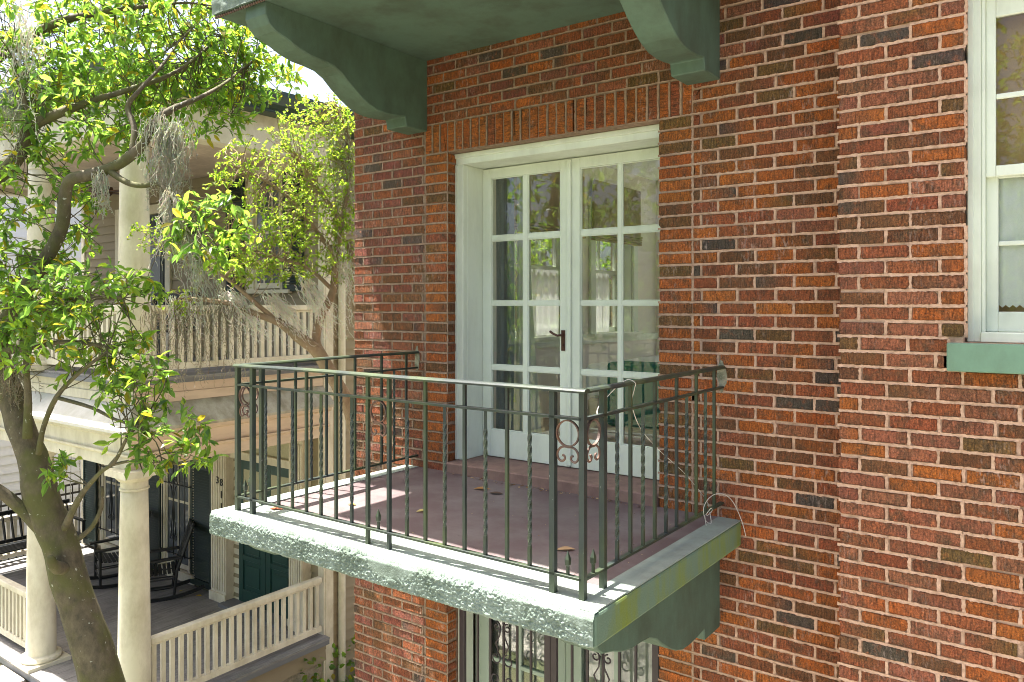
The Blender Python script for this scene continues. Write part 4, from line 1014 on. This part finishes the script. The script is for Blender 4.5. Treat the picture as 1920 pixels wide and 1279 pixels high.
# bench back seen over the upper railing
ub = thing('slatted_bench', (-11.8, 6.9, ZU), 'black slatted bench on the upper porch showing over its railing', 'bench')
MB().bar((-12.5, 6.95, 0.16), (-11.15, 6.95, 0.16), 0.03, 0.09).build('top_rail', K, ub)
MB().box(-12.5, -11.15, 6.45, 6.93, ZU+0.42, ZU+0.45).build('seat', K, ub)
for i in range(11): MB().box(-12.48+i*0.128, -12.42+i*0.128, 6.94, 6.96, ZU+0.47, 0.11).build('back_slat', K, ub)
for x in (-12.48, -11.17):
    for y in (6.48, 6.95): MB().box(x-0.025, x+0.025, y-0.025, y+0.025, ZU, ZU+0.42 if y < 6.6 else 0.11).build('leg', K, ub)
# ceiling fan of the upper porch
fan = thing('ceiling_fan', (-12.3, 6.0, 2.1), 'dark ceiling fan hanging under the upper porch ceiling', 'ceiling fan')
MB().tube([(-12.3, 6.0, 2.10), (-12.3, 6.0, 1.86)], 0.016, 8).build('downrod', M['rust'], fan)
MB().lathe([(0.04, 1.86), (0.15, 1.84), (0.17, 1.77), (0.12, 1.71), (0.05, 1.69)], -12.3, 6.0, 20).build('motor', M['rust'], fan, smooth=True)
for i in range(5):
    a = i*2*math.pi/5+0.3; d = Vector((math.cos(a), math.sin(a), 0)); c0 = Vector((-12.3, 6.0, 1.765))
    MB().bar(c0+d*0.16, c0+d*0.68, 0.13, 0.012).build('blade', M['rust'], fan)
MB().lathe([(0.03, 1.69), (0.08, 1.66), (0.10, 1.61), (0.07, 1.57), (0.01, 1.55)], -12.3, 6.0, 16).build('lamp_globe', M['linen'], fan, smooth=True)
yl = 'yellow leaves on the grey porch floor'
dry_leaf(-11.42, 7.1, ZP, 0.11, 0.4, (0.55, 0.36, 0.02), 'bright yellow leaf on the porch floor in front of the shutter', yl)
dry_leaf(-11.85, 7.05, ZP, 0.06, 1.4, (0.55, 0.45, 0.05), 'tiny yellow leaf on the porch floor beside the rocking chair', yl)

# ------------------------------------------------------------------ beyond: iron fence, white house
fe = thing('iron_fence', (-17.2, 7, GZ), 'black iron picket fence beyond the far end of the porch', 'fence')
for z in (GZ+0.25, GZ+1.62, GZ+1.80): MB().box(-17.215, -17.185, 3.0, 11.0, z-0.02, z+0.02).build('rail', K, fe)
pk = MB().box(-0.01, 0.01, -0.01, 0.01, GZ, GZ+1.8).mesh('picket', K)
for i in range(60): put('picket', pk, fe, Matrix.Translation((-17.2, 3.05+i*0.135, 0)))
for y in (4.5, 7.0, 9.5): MB().box(-17.24, -17.16, y-0.04, y+0.04, GZ, GZ+1.95).build('fence_post', K, fe)
wh = thing('white_house', (-21, 9, GZ), 'white clapboard house seen in the gap past the porch', 'house')
MB().box(-26, -19.04, 1.0, 16, GZ, 2.5).build('wall', M['whitehouse'], wh)
cw = MB().prism([(-0.06, 0), (0.03, 0), (0.006, 0.21), (-0.06, 0.21)], 'y', 1.0, 16).mesh('clapboard', M['whitehouse'])
for i in range(39): put('clapboard', cw, wh, Matrix.Translation((-19.0, 0, GZ+0.3+i*0.2)))
MB().prism([(0.7, 2.5), (16.3, 2.5), (16.3, 2.62), (0.7, 2.62)], 'x', -26.4, -18.6).build('roof', M['roofmetal'], wh)

# ------------------------------------------------------------------ trees
RT = Vector((0.8076, 0.5897, 0)); FW = Vector((-0.5897, 0.8076, 0)); UP = Vector((0, 0, 1))
def leaf_geo(base, d, nrm, L, wr):
    s = d.cross(nrm)
    s = s.normalized() if s.length > 1e-5 else d.orthogonal().normalized()
    u = s.cross(d)
    a = base; m1 = base+d*L*0.35-u*L*0.05; m2 = base+d*L*0.72-u*L*0.08; t = base+d*L-u*L*0.16
    w1 = L*wr*0.5; f_ = L*0.05
    l1 = base+d*L*0.33+s*w1*0.9+u*f_; r1 = base+d*L*0.33-s*w1*0.9+u*f_
    l2 = base+d*L*0.70+s*w1*0.75+u*f_*0.4; r2 = base+d*L*0.70-s*w1*0.75+u*f_*0.4
    return [a, l1, m1, r1, l2, m2, r2, t], [(0, 1, 2), (0, 2, 3), (1, 4, 5, 2), (2, 5, 6, 3), (4, 7, 5), (5, 7, 6)]
def rvec(): 
    v = Vector((R.gauss(0, 1), R.gauss(0, 1), R.gauss(0, 1))); return v.normalized()
def make_tree(name, label, cat, base, branches, blobs, leafmat, barkmat, LL, wr, nl, cols, indiv, twig=0.16, droop=0.25, linkp=0.5, dens=1.7, spread=1.0):
    t = thing(name, base, label, cat)
    pool = []
    for k, pts in branches.items():
        sp = catmull(pts, 4)
        pos = [Vector(p[:3])+Vector((noise.noise((p[0]*3, p[1]*3, p[2]*3)), noise.noise((p[1]*3, 5, p[2]*3)), 0))*min(0.02, p[3]*0.25) for p in sp]
        rr = [p[3]*(1+0.10*noise.noise((p[2]*6, p[0]*6, 1))) for p in sp]
        rr = [q_*(0.74 if p_.z < -1.2 else 0.66) for q_, p_ in zip(rr, pos)] if k in ('trunk', 'left') and name == 'broadleaf_tree' else rr
        MB().tube(pos, rr, 14 if k == 'trunk' else 8).build('trunk' if k == 'trunk' else 'branch', barkmat, t, smooth=True)
        pool += [p for p, r_ in zip(pos, rr) if r_ < 0.09]
    if name == 'broadleaf_tree':
        MB().tube(catmull([(-6.28, 2.80, -2.02, ), (-6.20, 2.70, -1.98), (-6.16, 2.64, -1.92), (-6.14, 2.62, -1.86)], 3), [0.05]*4+[0.045, 0.04, 0.036, 0.034, 0.03, 0.02], 10).build('knot', barkmat, t, smooth=True)
        MB().tube(catmull([(-6.22, 2.86, -1.80), (-6.05, 2.88, -1.68), (-5.95, 2.90, -1.52), (-5.90, 2.88, -1.36)], 3), [0.022, 0.02, 0.019, 0.018, 0.017, 0.016, 0.015, 0.014, 0.014, 0.012], 7).build('broken_stub', barkmat, t, smooth=True)
    tw = MB(); leaves = []
    for (c, rx, rz, ry, n) in blobs:
        c = Vector(c)
        for _ in range(int(n*dens)):
            while True:
                q = Vector((R.uniform(-1, 1), R.uniform(-1, 1), R.uniform(-1, 1)))
                if q.length < 1: break
            q = q*spread
            p = c+RT*q.x*rx+FW*q.y*ry+UP*q.z*rz
            d = (rvec()+(p-c).normalized()*0.6+Vector((0, 0, 0.15))).normalized()
            tl = twig*R.uniform(0.6, 1.4)
            st_ = p-d*tl*0.5
            mids = [st_+d*tl*x+Vector((0, 0, -droop*0.3*tl*x*x)) for x in (0, 0.35, 0.7, 1.0)]
            tw.tube(mids, [0.003, 0.0025, 0.002, 0.001], 3, cap=False)
            if pool and R.random() < linkp:
                near = min(R.sample(pool, min(len(pool), 60)), key=lambda v: (v-st_).length)
                dist = (near-st_).length
                if dist < 0.65:
                    md = (near+st_)/2+rvec()*dist*0.13; tw.tube(catmull([tuple(near), tuple(md), tuple(st_)], 3), [0.005, 0.0046, 0.0042, 0.0038, 0.0034, 0.003, 0.0025], 4, cap=False)
            k = R.randint(int(nl*0.7), int(nl*1.3))
            for i in range(k):
                f_ = (i+R.random())/k
                bp_ = mids[0].lerp(mids[3], f_)
                ld_ = (d*0.7+rvec()*0.9+Vector((0, 0, -droop))).normalized()
                nr_ = (Vector((0, 0, 1))+rvec()*0.8).normalized()
                leaves.append((bp_, ld_, nr_, LL*R.uniform(0.6, 1.25), R.choice(cols)))
    tw.build('twigs', barkmat, t, kind='stuff', fix=False)
    leaves.sort(key=lambda l: l[0].length)
    crown = MB()
    protos = {}
    for i, (bp_, d, nr_, L, col) in enumerate(leaves):
        if i >= indiv:
            k_ = R.uniform(0.75, 1.25); vs, fs = leaf_geo(bp_, d, nr_, L, wr*R.uniform(0.85, 1.15))
            crown.add([tuple(v) for v in vs], fs, [tuple(x*k_ for x in col)]*8)
    cr = crown.build('crown', leafmat, t, fix=False)
    for (bp_, d, nr_, L, col) in leaves[:indiv]:
        if col not in protos:
            vs, fs = leaf_geo(Vector((0, 0, 0)), Vector((1, 0, 0)), Vector((0, 0, 1)), 1.0, wr)
            m = MB(); m.add([tuple(v) for v in vs], fs, [col]*8); protos[col] = m.mesh('leaf', leafmat, False, False)
        s = nr_.cross(d); s = s.normalized() if s.length > 1e-5 else d.orthogonal().normalized(); u = d.cross(s)
        mw = Matrix(((d.x*L, s.x*L, u.x*L, bp_.x), (d.y*L, s.y*L, u.y*L, bp_.y), (d.z*L, s.z*L, u.z*L, bp_.z), (0, 0, 0, 1)))
        put('leaf', protos[col], cr, mw)
    return t
BR1 = {
'trunk': [(-5.86,3.15,-5.65,0.27),(-5.95,3.08,-3.83,0.227),(-6.1,2.98,-2.92,0.2063),(-6.24,2.88,-2.39,0.1774),(-6.33,2.81,-2.01,0.1733),(-6.42,2.74,-1.66,0.1692),(-6.52,2.67,-1.27,0.1568),(-6.7,2.6,-0.82,0.1456),(-6.88,2.53,-0.37,0.1384),(-7.12,2.48,0.22,0.1279),(-7.32,2.46,0.96,0.1127),(-7.4,2.52,1.86,0.0968),(-7.37,2.67,2.83,0.0805),(-7.26,2.87,3.73,0.0545)],
'left': [(-6.36,2.78,-1.91,0.0908),(-6.45,2.66,-1.69,0.0737),(-6.53,2.54,-1.51,0.0649),(-6.61,2.36,-1.31,0.0558),(-6.78,2.11,-0.97,0.0431)],
'A': [(-6.89,2.52,-0.35,0.0839),(-6.65,2.57,-0.05,0.0702),(-6.42,2.62,0.21,0.0609),(-6.26,2.67,0.41,0.0523),(-6.14,2.7,0.61,0.0479),(-6.07,2.69,0.82,0.0435),(-5.98,2.69,0.92,0.0431),(-5.86,2.78,0.96,0.0431),(-5.72,2.88,1.02,0.0392),(-5.61,2.96,1.11,0.0353),(-5.54,3.01,1.2,0.0314),(-5.55,3.07,1.33,0.0277),(-5.48,3.18,1.46,0.0239),(-5.45,3.42,1.61,0.0162),(-5.62,3.74,1.82,0.012),(-5.85,4.05,2.05,0.008),(-6.05,4.3,2.2,0.004)],
'A2': [(-5.77,2.85,1.0,0.0274),(-5.61,2.9,0.9,0.0233),(-5.46,2.94,0.86,0.0193),(-5.35,3.02,0.87,0.0173),(-5.2,3.01,0.76,0.0151),(-5.12,3.07,0.57,0.0100),(-4.92,3.09,0.45,0.0035)],
'A3': [(-5.62,2.95,1.11,0.0235),(-5.65,2.99,1.31,0.0218),(-5.74,2.99,1.48,0.0199),(-5.68,3.04,1.6,0.016),(-5.72,3.26,1.87,0.0105),(-5.9,3.5,2.15,0.006),(-6.05,3.7,2.35,0.003)],
'B': [(-7.32,2.46,0.92,0.0693),(-6.85,2.55,1.02,0.0587),(-6.62,2.6,1.16,0.0495),(-6.5,2.62,1.35,0.045),(-6.33,2.68,1.42,0.0365),(-6.2,2.78,1.49,0.0325),(-6.04,2.9,1.56,0.0243),(-5.9,3.12,1.68,0.0206),(-5.80,3.36,1.82,0.0155),(-5.92,3.65,2.05,0.011),(-6.15,3.95,2.3,0.007),(-6.3,4.2,2.45,0.003)],
'B2': [(-6.48,2.63,1.38,0.0246),(-6.48,2.58,1.55,0.0203),(-6.53,2.54,1.79,0.0162),(-6.56,2.52,2.08,0.0122)],
'Bt': [(-7.4,2.52,1.86,0.066),(-7.12,2.73,2.12,0.044),(-6.65,2.94,2.31,0.0303),(-6.2,3.25,2.4,0.0190),(-5.95,3.6,2.5,0.010),(-5.8,3.9,2.5,0.004)],
'S': [(-6.45,2.59,-1.01,0.0365),(-6.4,2.57,-0.68,0.0282),(-6.36,2.54,-0.27,0.0199),(-6.34,2.56,0.05,0.016)],
'C': [(-6.39,2.64,-1.13,0.0243),(-6.25,2.62,-0.91,0.0199),(-6.07,2.63,-0.68,0.0176),(-5.82,2.68,-0.49,0.0135),(-5.56,2.75,-0.33,0.0095)],
'C1': [(-6.07,2.63,-0.68,0.0157),(-5.76,2.73,-0.74,0.0135),(-5.52,2.78,-0.81,0.0113),(-5.28,2.83,-0.85,0.0074)],
'C2': [(-6.23,2.76,-1.7,0.0284),(-5.93,2.73,-1.42,0.0216),(-5.61,2.71,-1.2,0.0151),(-5.42,2.73,-1.09,0.013),(-5.24,2.73,-0.9,0.0109),(-5.14,2.81,-0.76,0.0073)],
'C3': [(-5.5,2.73,-1.13,0.0112),(-5.23,2.8,-1.07,0.0092),(-4.95,2.95,-1.09,0.0073)],
'D': [(-6.88,2.53,-0.37,0.042),(-6.43,2.61,-0.32,0.0243),(-5.99,2.69,-0.27,0.0157),(-5.5,2.79,-0.31,0.0113)],
'D2': [(-6.65,2.57,-0.05,0.0289),(-6.22,2.64,0.01,0.0199),(-5.79,2.71,0.05,0.0154),(-5.47,2.81,0.05,0.0113)],
'E': [(-7.3,2.47,0.9,0.07),(-7.8,1.9,1.5,0.05),(-8.2,1.3,2.2,0.03)],
}
BL1 = [((-6.87,3.04,2.33),1.07,0.58,1.0,150),((-6.71, 4.06, 2.45),0.88,0.5,0.7,105),((-6.1, 4.3, 2.18),0.42,0.22,0.35,36),((-6.48,2.82,1.5),0.63,0.29,0.6,50),((-6.29, 3.65, 1.7),0.58,0.2,0.35,36),((-6.54,2.66,0.75),0.41,0.45,0.5,46),((-6.49,2.56,0.13),0.37,0.32,0.5,55),((-5.76,2.73,0.1),0.42,0.17,0.35,34),((-6.02,2.66,-0.27),0.59,0.2,0.45,36),((-5.28,2.83,-0.44),0.17,0.19,0.25,9),((-5.36,2.83,-0.63),0.22,0.15,0.25,10),((-5.04,2.88,-0.83),0.26,0.16,0.25,14),((-4.98,2.93,-1.04),0.24,0.06,0.15,9),((-4.95,3.19,0.65),0.23,0.15,0.25,14),((-4.86,3.14,0.38),0.19,0.11,0.2,8),((-5.95,2.59,-1.19),0.08,0.12,0.1,4),((-7.3,3.09,3.61),1.54,0.7,1.2,110),((-7.82,1.97,1.16),0.64,1.28,1.0,80),((-6.43, 3.35, 1.93),0.49,0.27,0.50,34),((-6.79, 2.72, 1.84),0.34,0.26,0.50,26),((-6.05, 4.0, 1.79),0.33,0.19,0.30,18),((-5.94, 3.09, 1.33),0.37,0.17,0.30,14),((-6.2, 3.64, 2.46),0.73,0.23,0.60,40)]
GA = [(0.070,0.125,0.024),(0.055,0.105,0.026),(0.085,0.14,0.022),(0.045,0.085,0.026),(0.075,0.13,0.028),(0.065,0.11,0.022),(0.10,0.15,0.022),(0.06,0.11,0.026),(0.075,0.125,0.024),(0.065,0.12,0.03),(0.105,0.145,0.02),(0.05,0.095,0.03),(0.14,0.12,0.016)]
make_tree('broadleaf_tree', 'leaning mossy trunked tree with glossy oval leaves in front of the porch', 'tree', (-5.86, 3.15, GZ), BR1, BL1, M['leafA'], M['bark'], 0.088, 0.44, 8, GA, 300, dens=2.1, spread=1.25)
BR2 = {
'trunk': [(-5.78,5.68,-6.1,0.132),(-5.8,5.55,-2.33,0.1087),(-5.9,5.41,-1.23,0.081),(-5.99,5.29,-0.87,0.0697),(-6.12,5.19,-0.58,0.0697),(-6.16,5.1,-0.44,0.064),(-6.27,4.95,-0.3,0.053),(-6.42,4.85,-0.17,0.0424),(-6.51,4.66,-0.09,0.0314),(-6.68,4.54,-0.0,0.0261),(-6.76,4.35,0.04,0.0206),(-6.92,4.23,0.06,0.0155)],
's1': [(-6.14,5.18,-0.51,0.0483),(-6.19,5.14,-0.36,0.0429),(-6.2,5.19,-0.15,0.0432),(-6.13,5.31,0.15,0.038),(-6.11,5.32,0.5,0.0326),(-6.14,5.42,0.84,0.0275),(-6.32,5.29,1.17,0.022),(-6.58,5.23,1.52,0.0167)],
's2': [(-6.11,5.32,0.5,0.0272),(-6.28,5.2,0.77,0.0217),(-6.4,4.99,1.06,0.0188),(-6.51,4.78,1.23,0.0159),(-6.68,4.54,1.37,0.0105)],
's3': [(-6.14,5.42,0.84,0.0275),(-6.15,5.54,1.29,0.0251),(-6.17,5.52,1.79,0.0195),(-6.28,5.44,2.13,0.0111)],
's4': [(-6.13,5.31,0.15,0.0217),(-6.29,5.07,0.39,0.0161),(-6.51,4.78,0.49,0.0132),(-6.72,4.5,0.64,0.0105)],
's5': [(-5.8,5.55,-2.33,0.0543),(-5.92,5.59,-1.14,0.0495),(-6.08,5.59,-0.16,0.0446),(-6.15,5.54,0.68,0.0334)],
's6': [(-6.42,4.85,-0.17,0.0265),(-6.55,4.63,0.06,0.0209),(-6.67,4.42,0.27,0.0155),(-6.79,4.21,0.42,0.0102)],
}
BL2 = [((-6.4,5.36,1.93),0.36,0.25,0.4,60),((-6.64,5.18,1.57),0.64,0.25,0.5,85),((-6.34,5.28,1.0),0.41,0.44,0.5,110),((-6.51,4.78,0.91),0.42,0.32,0.45,60),((-6.38,5.0,0.44),0.54,0.21,0.45,75),((-6.68,4.54,0.38),0.42,0.16,0.35,45),((-6.88,4.26,0.53),0.26,0.15,0.25,18),((-7.16,3.94,0.62),0.18,0.13,0.2,12),((-6.19,5.51,1.35),0.14,0.72,0.4,60),((-6.14,5.42,0.51),0.14,0.33,0.3,25),((-6.76,4.6,1.28),0.26,0.16,0.3,20),((-6.95,4.09,0.06),0.2,0.13,0.2,12)]
GB = [(0.14,0.19,0.03),(0.17,0.21,0.035),(0.11,0.17,0.03),(0.20,0.22,0.04),(0.14,0.18,0.025)]
make_tree('crape_myrtle', 'lime leaved multi stemmed tree between the two houses with tan bark', 'tree', (-5.78, 5.68, GZ), BR2, BL2, M['leafB'], M['bark2'], 0.038, 0.58, 13, GB, 300, twig=0.15, droop=0.05, linkp=0.75, dens=1.55, spread=1.1)

make_tree('garden_tree', 'sunlit pale green tree in the gap behind the houses seen through the room windows', 'tree', (-6.6, 10.6, GZ),
    {'trunk': [(-6.6, 10.6, GZ-0.1, 0.16), (-6.5, 10.5, -2.6, 0.12), (-6.6, 10.6, 0.2, 0.07)], 'r': [(-6.5, 10.5, -2.6, 0.07), (-6.0, 9.8, -0.8, 0.04)]},
    [((-6.3, 9.6, 0.5), 0.9, 1.1, 0.9, 130), ((-7.0, 11.3, 0.9), 0.9, 1.2, 0.9, 130), ((-6.4, 10.4, -1.4), 0.9, 0.6, 0.9, 80)], M['leafB'], M['bark2'], 0.08, 0.5, 12, GB, 0, twig=0.25, linkp=0.2, dens=1.0)
# street trees that the door glass mirrors
def street_tree(x, y, hgt, rad_, label):
    br = {'trunk': [(x, y, GZ-0.1, 0.3), (x+0.1, y, GZ+2.2, 0.24), (x-0.1, y+0.2, GZ+4.5, 0.18), (x, y, GZ+hgt*0.8, 0.08)]}
    for i in range(7):
        a = i*0.9; z = GZ+2.6+i*0.5
        br['b%d' % i] = [(x, y, z, 0.1), (x+rad_*0.4*math.cos(a), y+rad_*0.4*math.sin(a), z+0.8, 0.06), (x+rad_*0.85*math.cos(a), y+rad_*0.85*math.sin(a), z+1.3, 0.025)]
    bl = []
    for i in range(11):
        a = i*2.4; rr = rad_*0.62*math.sqrt((i+0.5)/11); bl.append(((x+rr*math.cos(a), y+rr*math.sin(a), GZ+hgt*0.42+R.uniform(0, hgt*0.5)), rad_*0.5, rad_*0.42, rad_*0.5, 55))
    make_tree('street_tree', label, 'tree', (x, y, GZ), br, bl, M['leafA'], M['bark'], 0.17, 0.45, 9, GA, 0, twig=0.5, linkp=0.2, dens=1.9)
street_tree(-8.8, -4.6, 10.5, 4.2, 'big green street tree mirrored in the french door panes')
street_tree(-1.6, -8.5, 10.5, 3.8, 'second street tree mirrored in the sash window panes')

# ------------------------------------------------------------------ hanging moss
def moss(pts_top, L, n, spread, label, cols, tilt=(0, 0), r=0.0034):
    m = MB(); cl = []
    for _ in range(int(n*0.95)):
        f_ = R.random()*(len(pts_top)-1); i = min(int(f_), len(pts_top)-2); p = Vector(pts_top[i]).lerp(Vector(pts_top[i+1]), f_-i)
        p = p+Vector((R.gauss(0, spread), R.gauss(0, spread), R.gauss(0, spread*1.2)))
        LL = 1.45*L*R.random()**1.4+0.06*(0.5+0.5*math.cos(min(1, abs(R.gauss(0, 0.5)))*1.5)); seg = max(4, int(LL/0.028)); d = Vector((tilt[0], tilt[1], -1)).normalized()
        q = [p]; v = d
        for s in range(seg):
            v = (v*0.55+d*0.5+rvec()*0.46).normalized(); q.append(q[-1]+v*LL/seg)
            if R.random() < 0.5:
                e = q[-1]+(rvec()+d*0.3).normalized()*R.uniform(0.015, 0.045)
                k0_ = len(m.v); m.tube([q[-1], (q[-1]+e)/2+rvec()*0.006, e], [r*0.8, r*0.7, r*0.3], 3, cap=False)
        m.tube(q, [r*(1-0.6*i_/seg) for i_ in range(seg+1)], 3, cap=False)
    c = R.choice(cols)
    m.c = [tuple(x*R.uniform(0.8, 1.2) for x in c) for _ in m.v]
    o = m.build('hanging_moss', M['moss'], None, fix=False)
    return tag(o, label, 'hanging moss', 'grey moss hanging from the trees')
GM = [(0.44, 0.44, 0.36), (0.48, 0.47, 0.39)]; BM = [(0.28, 0.25, 0.18)]; SUNLIT_M = [(0.68, 0.66, 0.62)]  # last palette is whitened so its moss reads as sunlit
moss([(-5.42,3.02,1.32),(-5.31,3.18,1.28)], 0.42, 190, 0.05, 'thick grey moss clump under the bent limb before the porch column', GM)
moss([(-5.78,2.78,0.94),(-5.72,2.80,0.95)], 0.22, 50, 0.02, 'short grey moss tuft under the curved limb beside the ceiling fan', GM)
moss([(-5.22,3.0,0.80),(-5.17,3.03,0.76)], 0.38, 60, 0.015, 'narrow grey moss strand hanging by the upper porch door frame', GM)
moss([(-5.14,3.05,0.70),(-5.08,3.08,0.6)], 0.62, 110, 0.02, 'long slanting grey moss strand right of the upper porch door', GM, tilt=(0.22, 0.12))
moss([(-6.53,2.54,2.32),(-6.45,2.60,1.95)], 0.5, 90, 0.05, 'moss strand whitened as if sunlit among the topmost leaves', SUNLIT_M)
moss([(-6.60,2.5,1.55),(-6.5,2.58,1.52)], 0.3, 60, 0.03, 'moss tuft beside the upper left limb', GM)
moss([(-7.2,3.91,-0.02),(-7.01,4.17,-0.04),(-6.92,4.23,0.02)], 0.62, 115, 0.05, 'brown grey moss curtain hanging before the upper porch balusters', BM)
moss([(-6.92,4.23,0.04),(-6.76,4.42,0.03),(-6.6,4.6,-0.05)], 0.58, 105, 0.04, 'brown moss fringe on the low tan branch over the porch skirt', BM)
moss([(-7.05,4.1,0.05),(-6.95,4.2,0.06)], 0.3, 60, 0.03, 'moss tuft whitened as if sunlit at the tip of the low tan branch', SUNLIT_M)
moss([(-6.80,4.45,0.12),(-6.62,4.6,0.06)], 0.42, 120, 0.03, 'slanting moss whitened as if sunlit over the middle of the upper railing', SUNLIT_M, tilt=(0.7, 0.35))
moss([(-6.5,4.75,0.1),(-6.36,4.85,0.05)], 0.4, 100, 0.03, 'slanting moss whitened as if sunlit near the right end of the upper railing', SUNLIT_M, tilt=(0.7, 0.35))
moss([(-6.25,4.97,0.30),(-6.12,5.06,0.12)], 0.45, 90, 0.04, 'moss strand whitened as if sunlit on the stem beside the corner board', SUNLIT_M, tilt=(0.5, 0.25))
moss([(-6.2,5.42,1.85),(-6.12,5.46,1.6)], 0.6, 120, 0.06, 'grey moss high among lime leaves beside the brick corner', GM)
moss([(-6.12,5.34,0.6),(-6.06,5.4,0.4)], 0.5, 90, 0.06, 'moss whitened as if sunlit low among lime leaves beside the brick corner', SUNLIT_M, tilt=(0.3, 0.1))
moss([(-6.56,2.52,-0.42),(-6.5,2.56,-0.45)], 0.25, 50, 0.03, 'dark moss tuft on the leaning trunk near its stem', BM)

# ------------------------------------------------------------------ ivy at the house corner
iv = MB()
for _ in range(420):
    x = R.uniform(XS-0.25, XS+0.55); y = R.uniform(YN-0.5, YN+1.6); z = GZ+abs(R.gauss(0, 0.22))+0.02
    if x < XS+0.05: x = XS+0.05+R.uniform(0, 0.1); z = GZ+R.uniform(0.05, 0.75)
    vs, fs = leaf_geo(Vector((x, y, z)), (rvec()+Vector((0.3, -0.3, 0.2))).normalized(), (rvec()+Vector((0.4, -0.5, 0.8))).normalized(), R.uniform(0.06, 0.11), 0.8)
    iv.add([tuple(v) for v in vs], fs, [R.choice(GA)]*8)
o = iv.build('ivy', M['leafA'], None, fix=False, kind='stuff'); tag(o, 'dark green ivy at the foot of the khaki house corner', 'ivy')
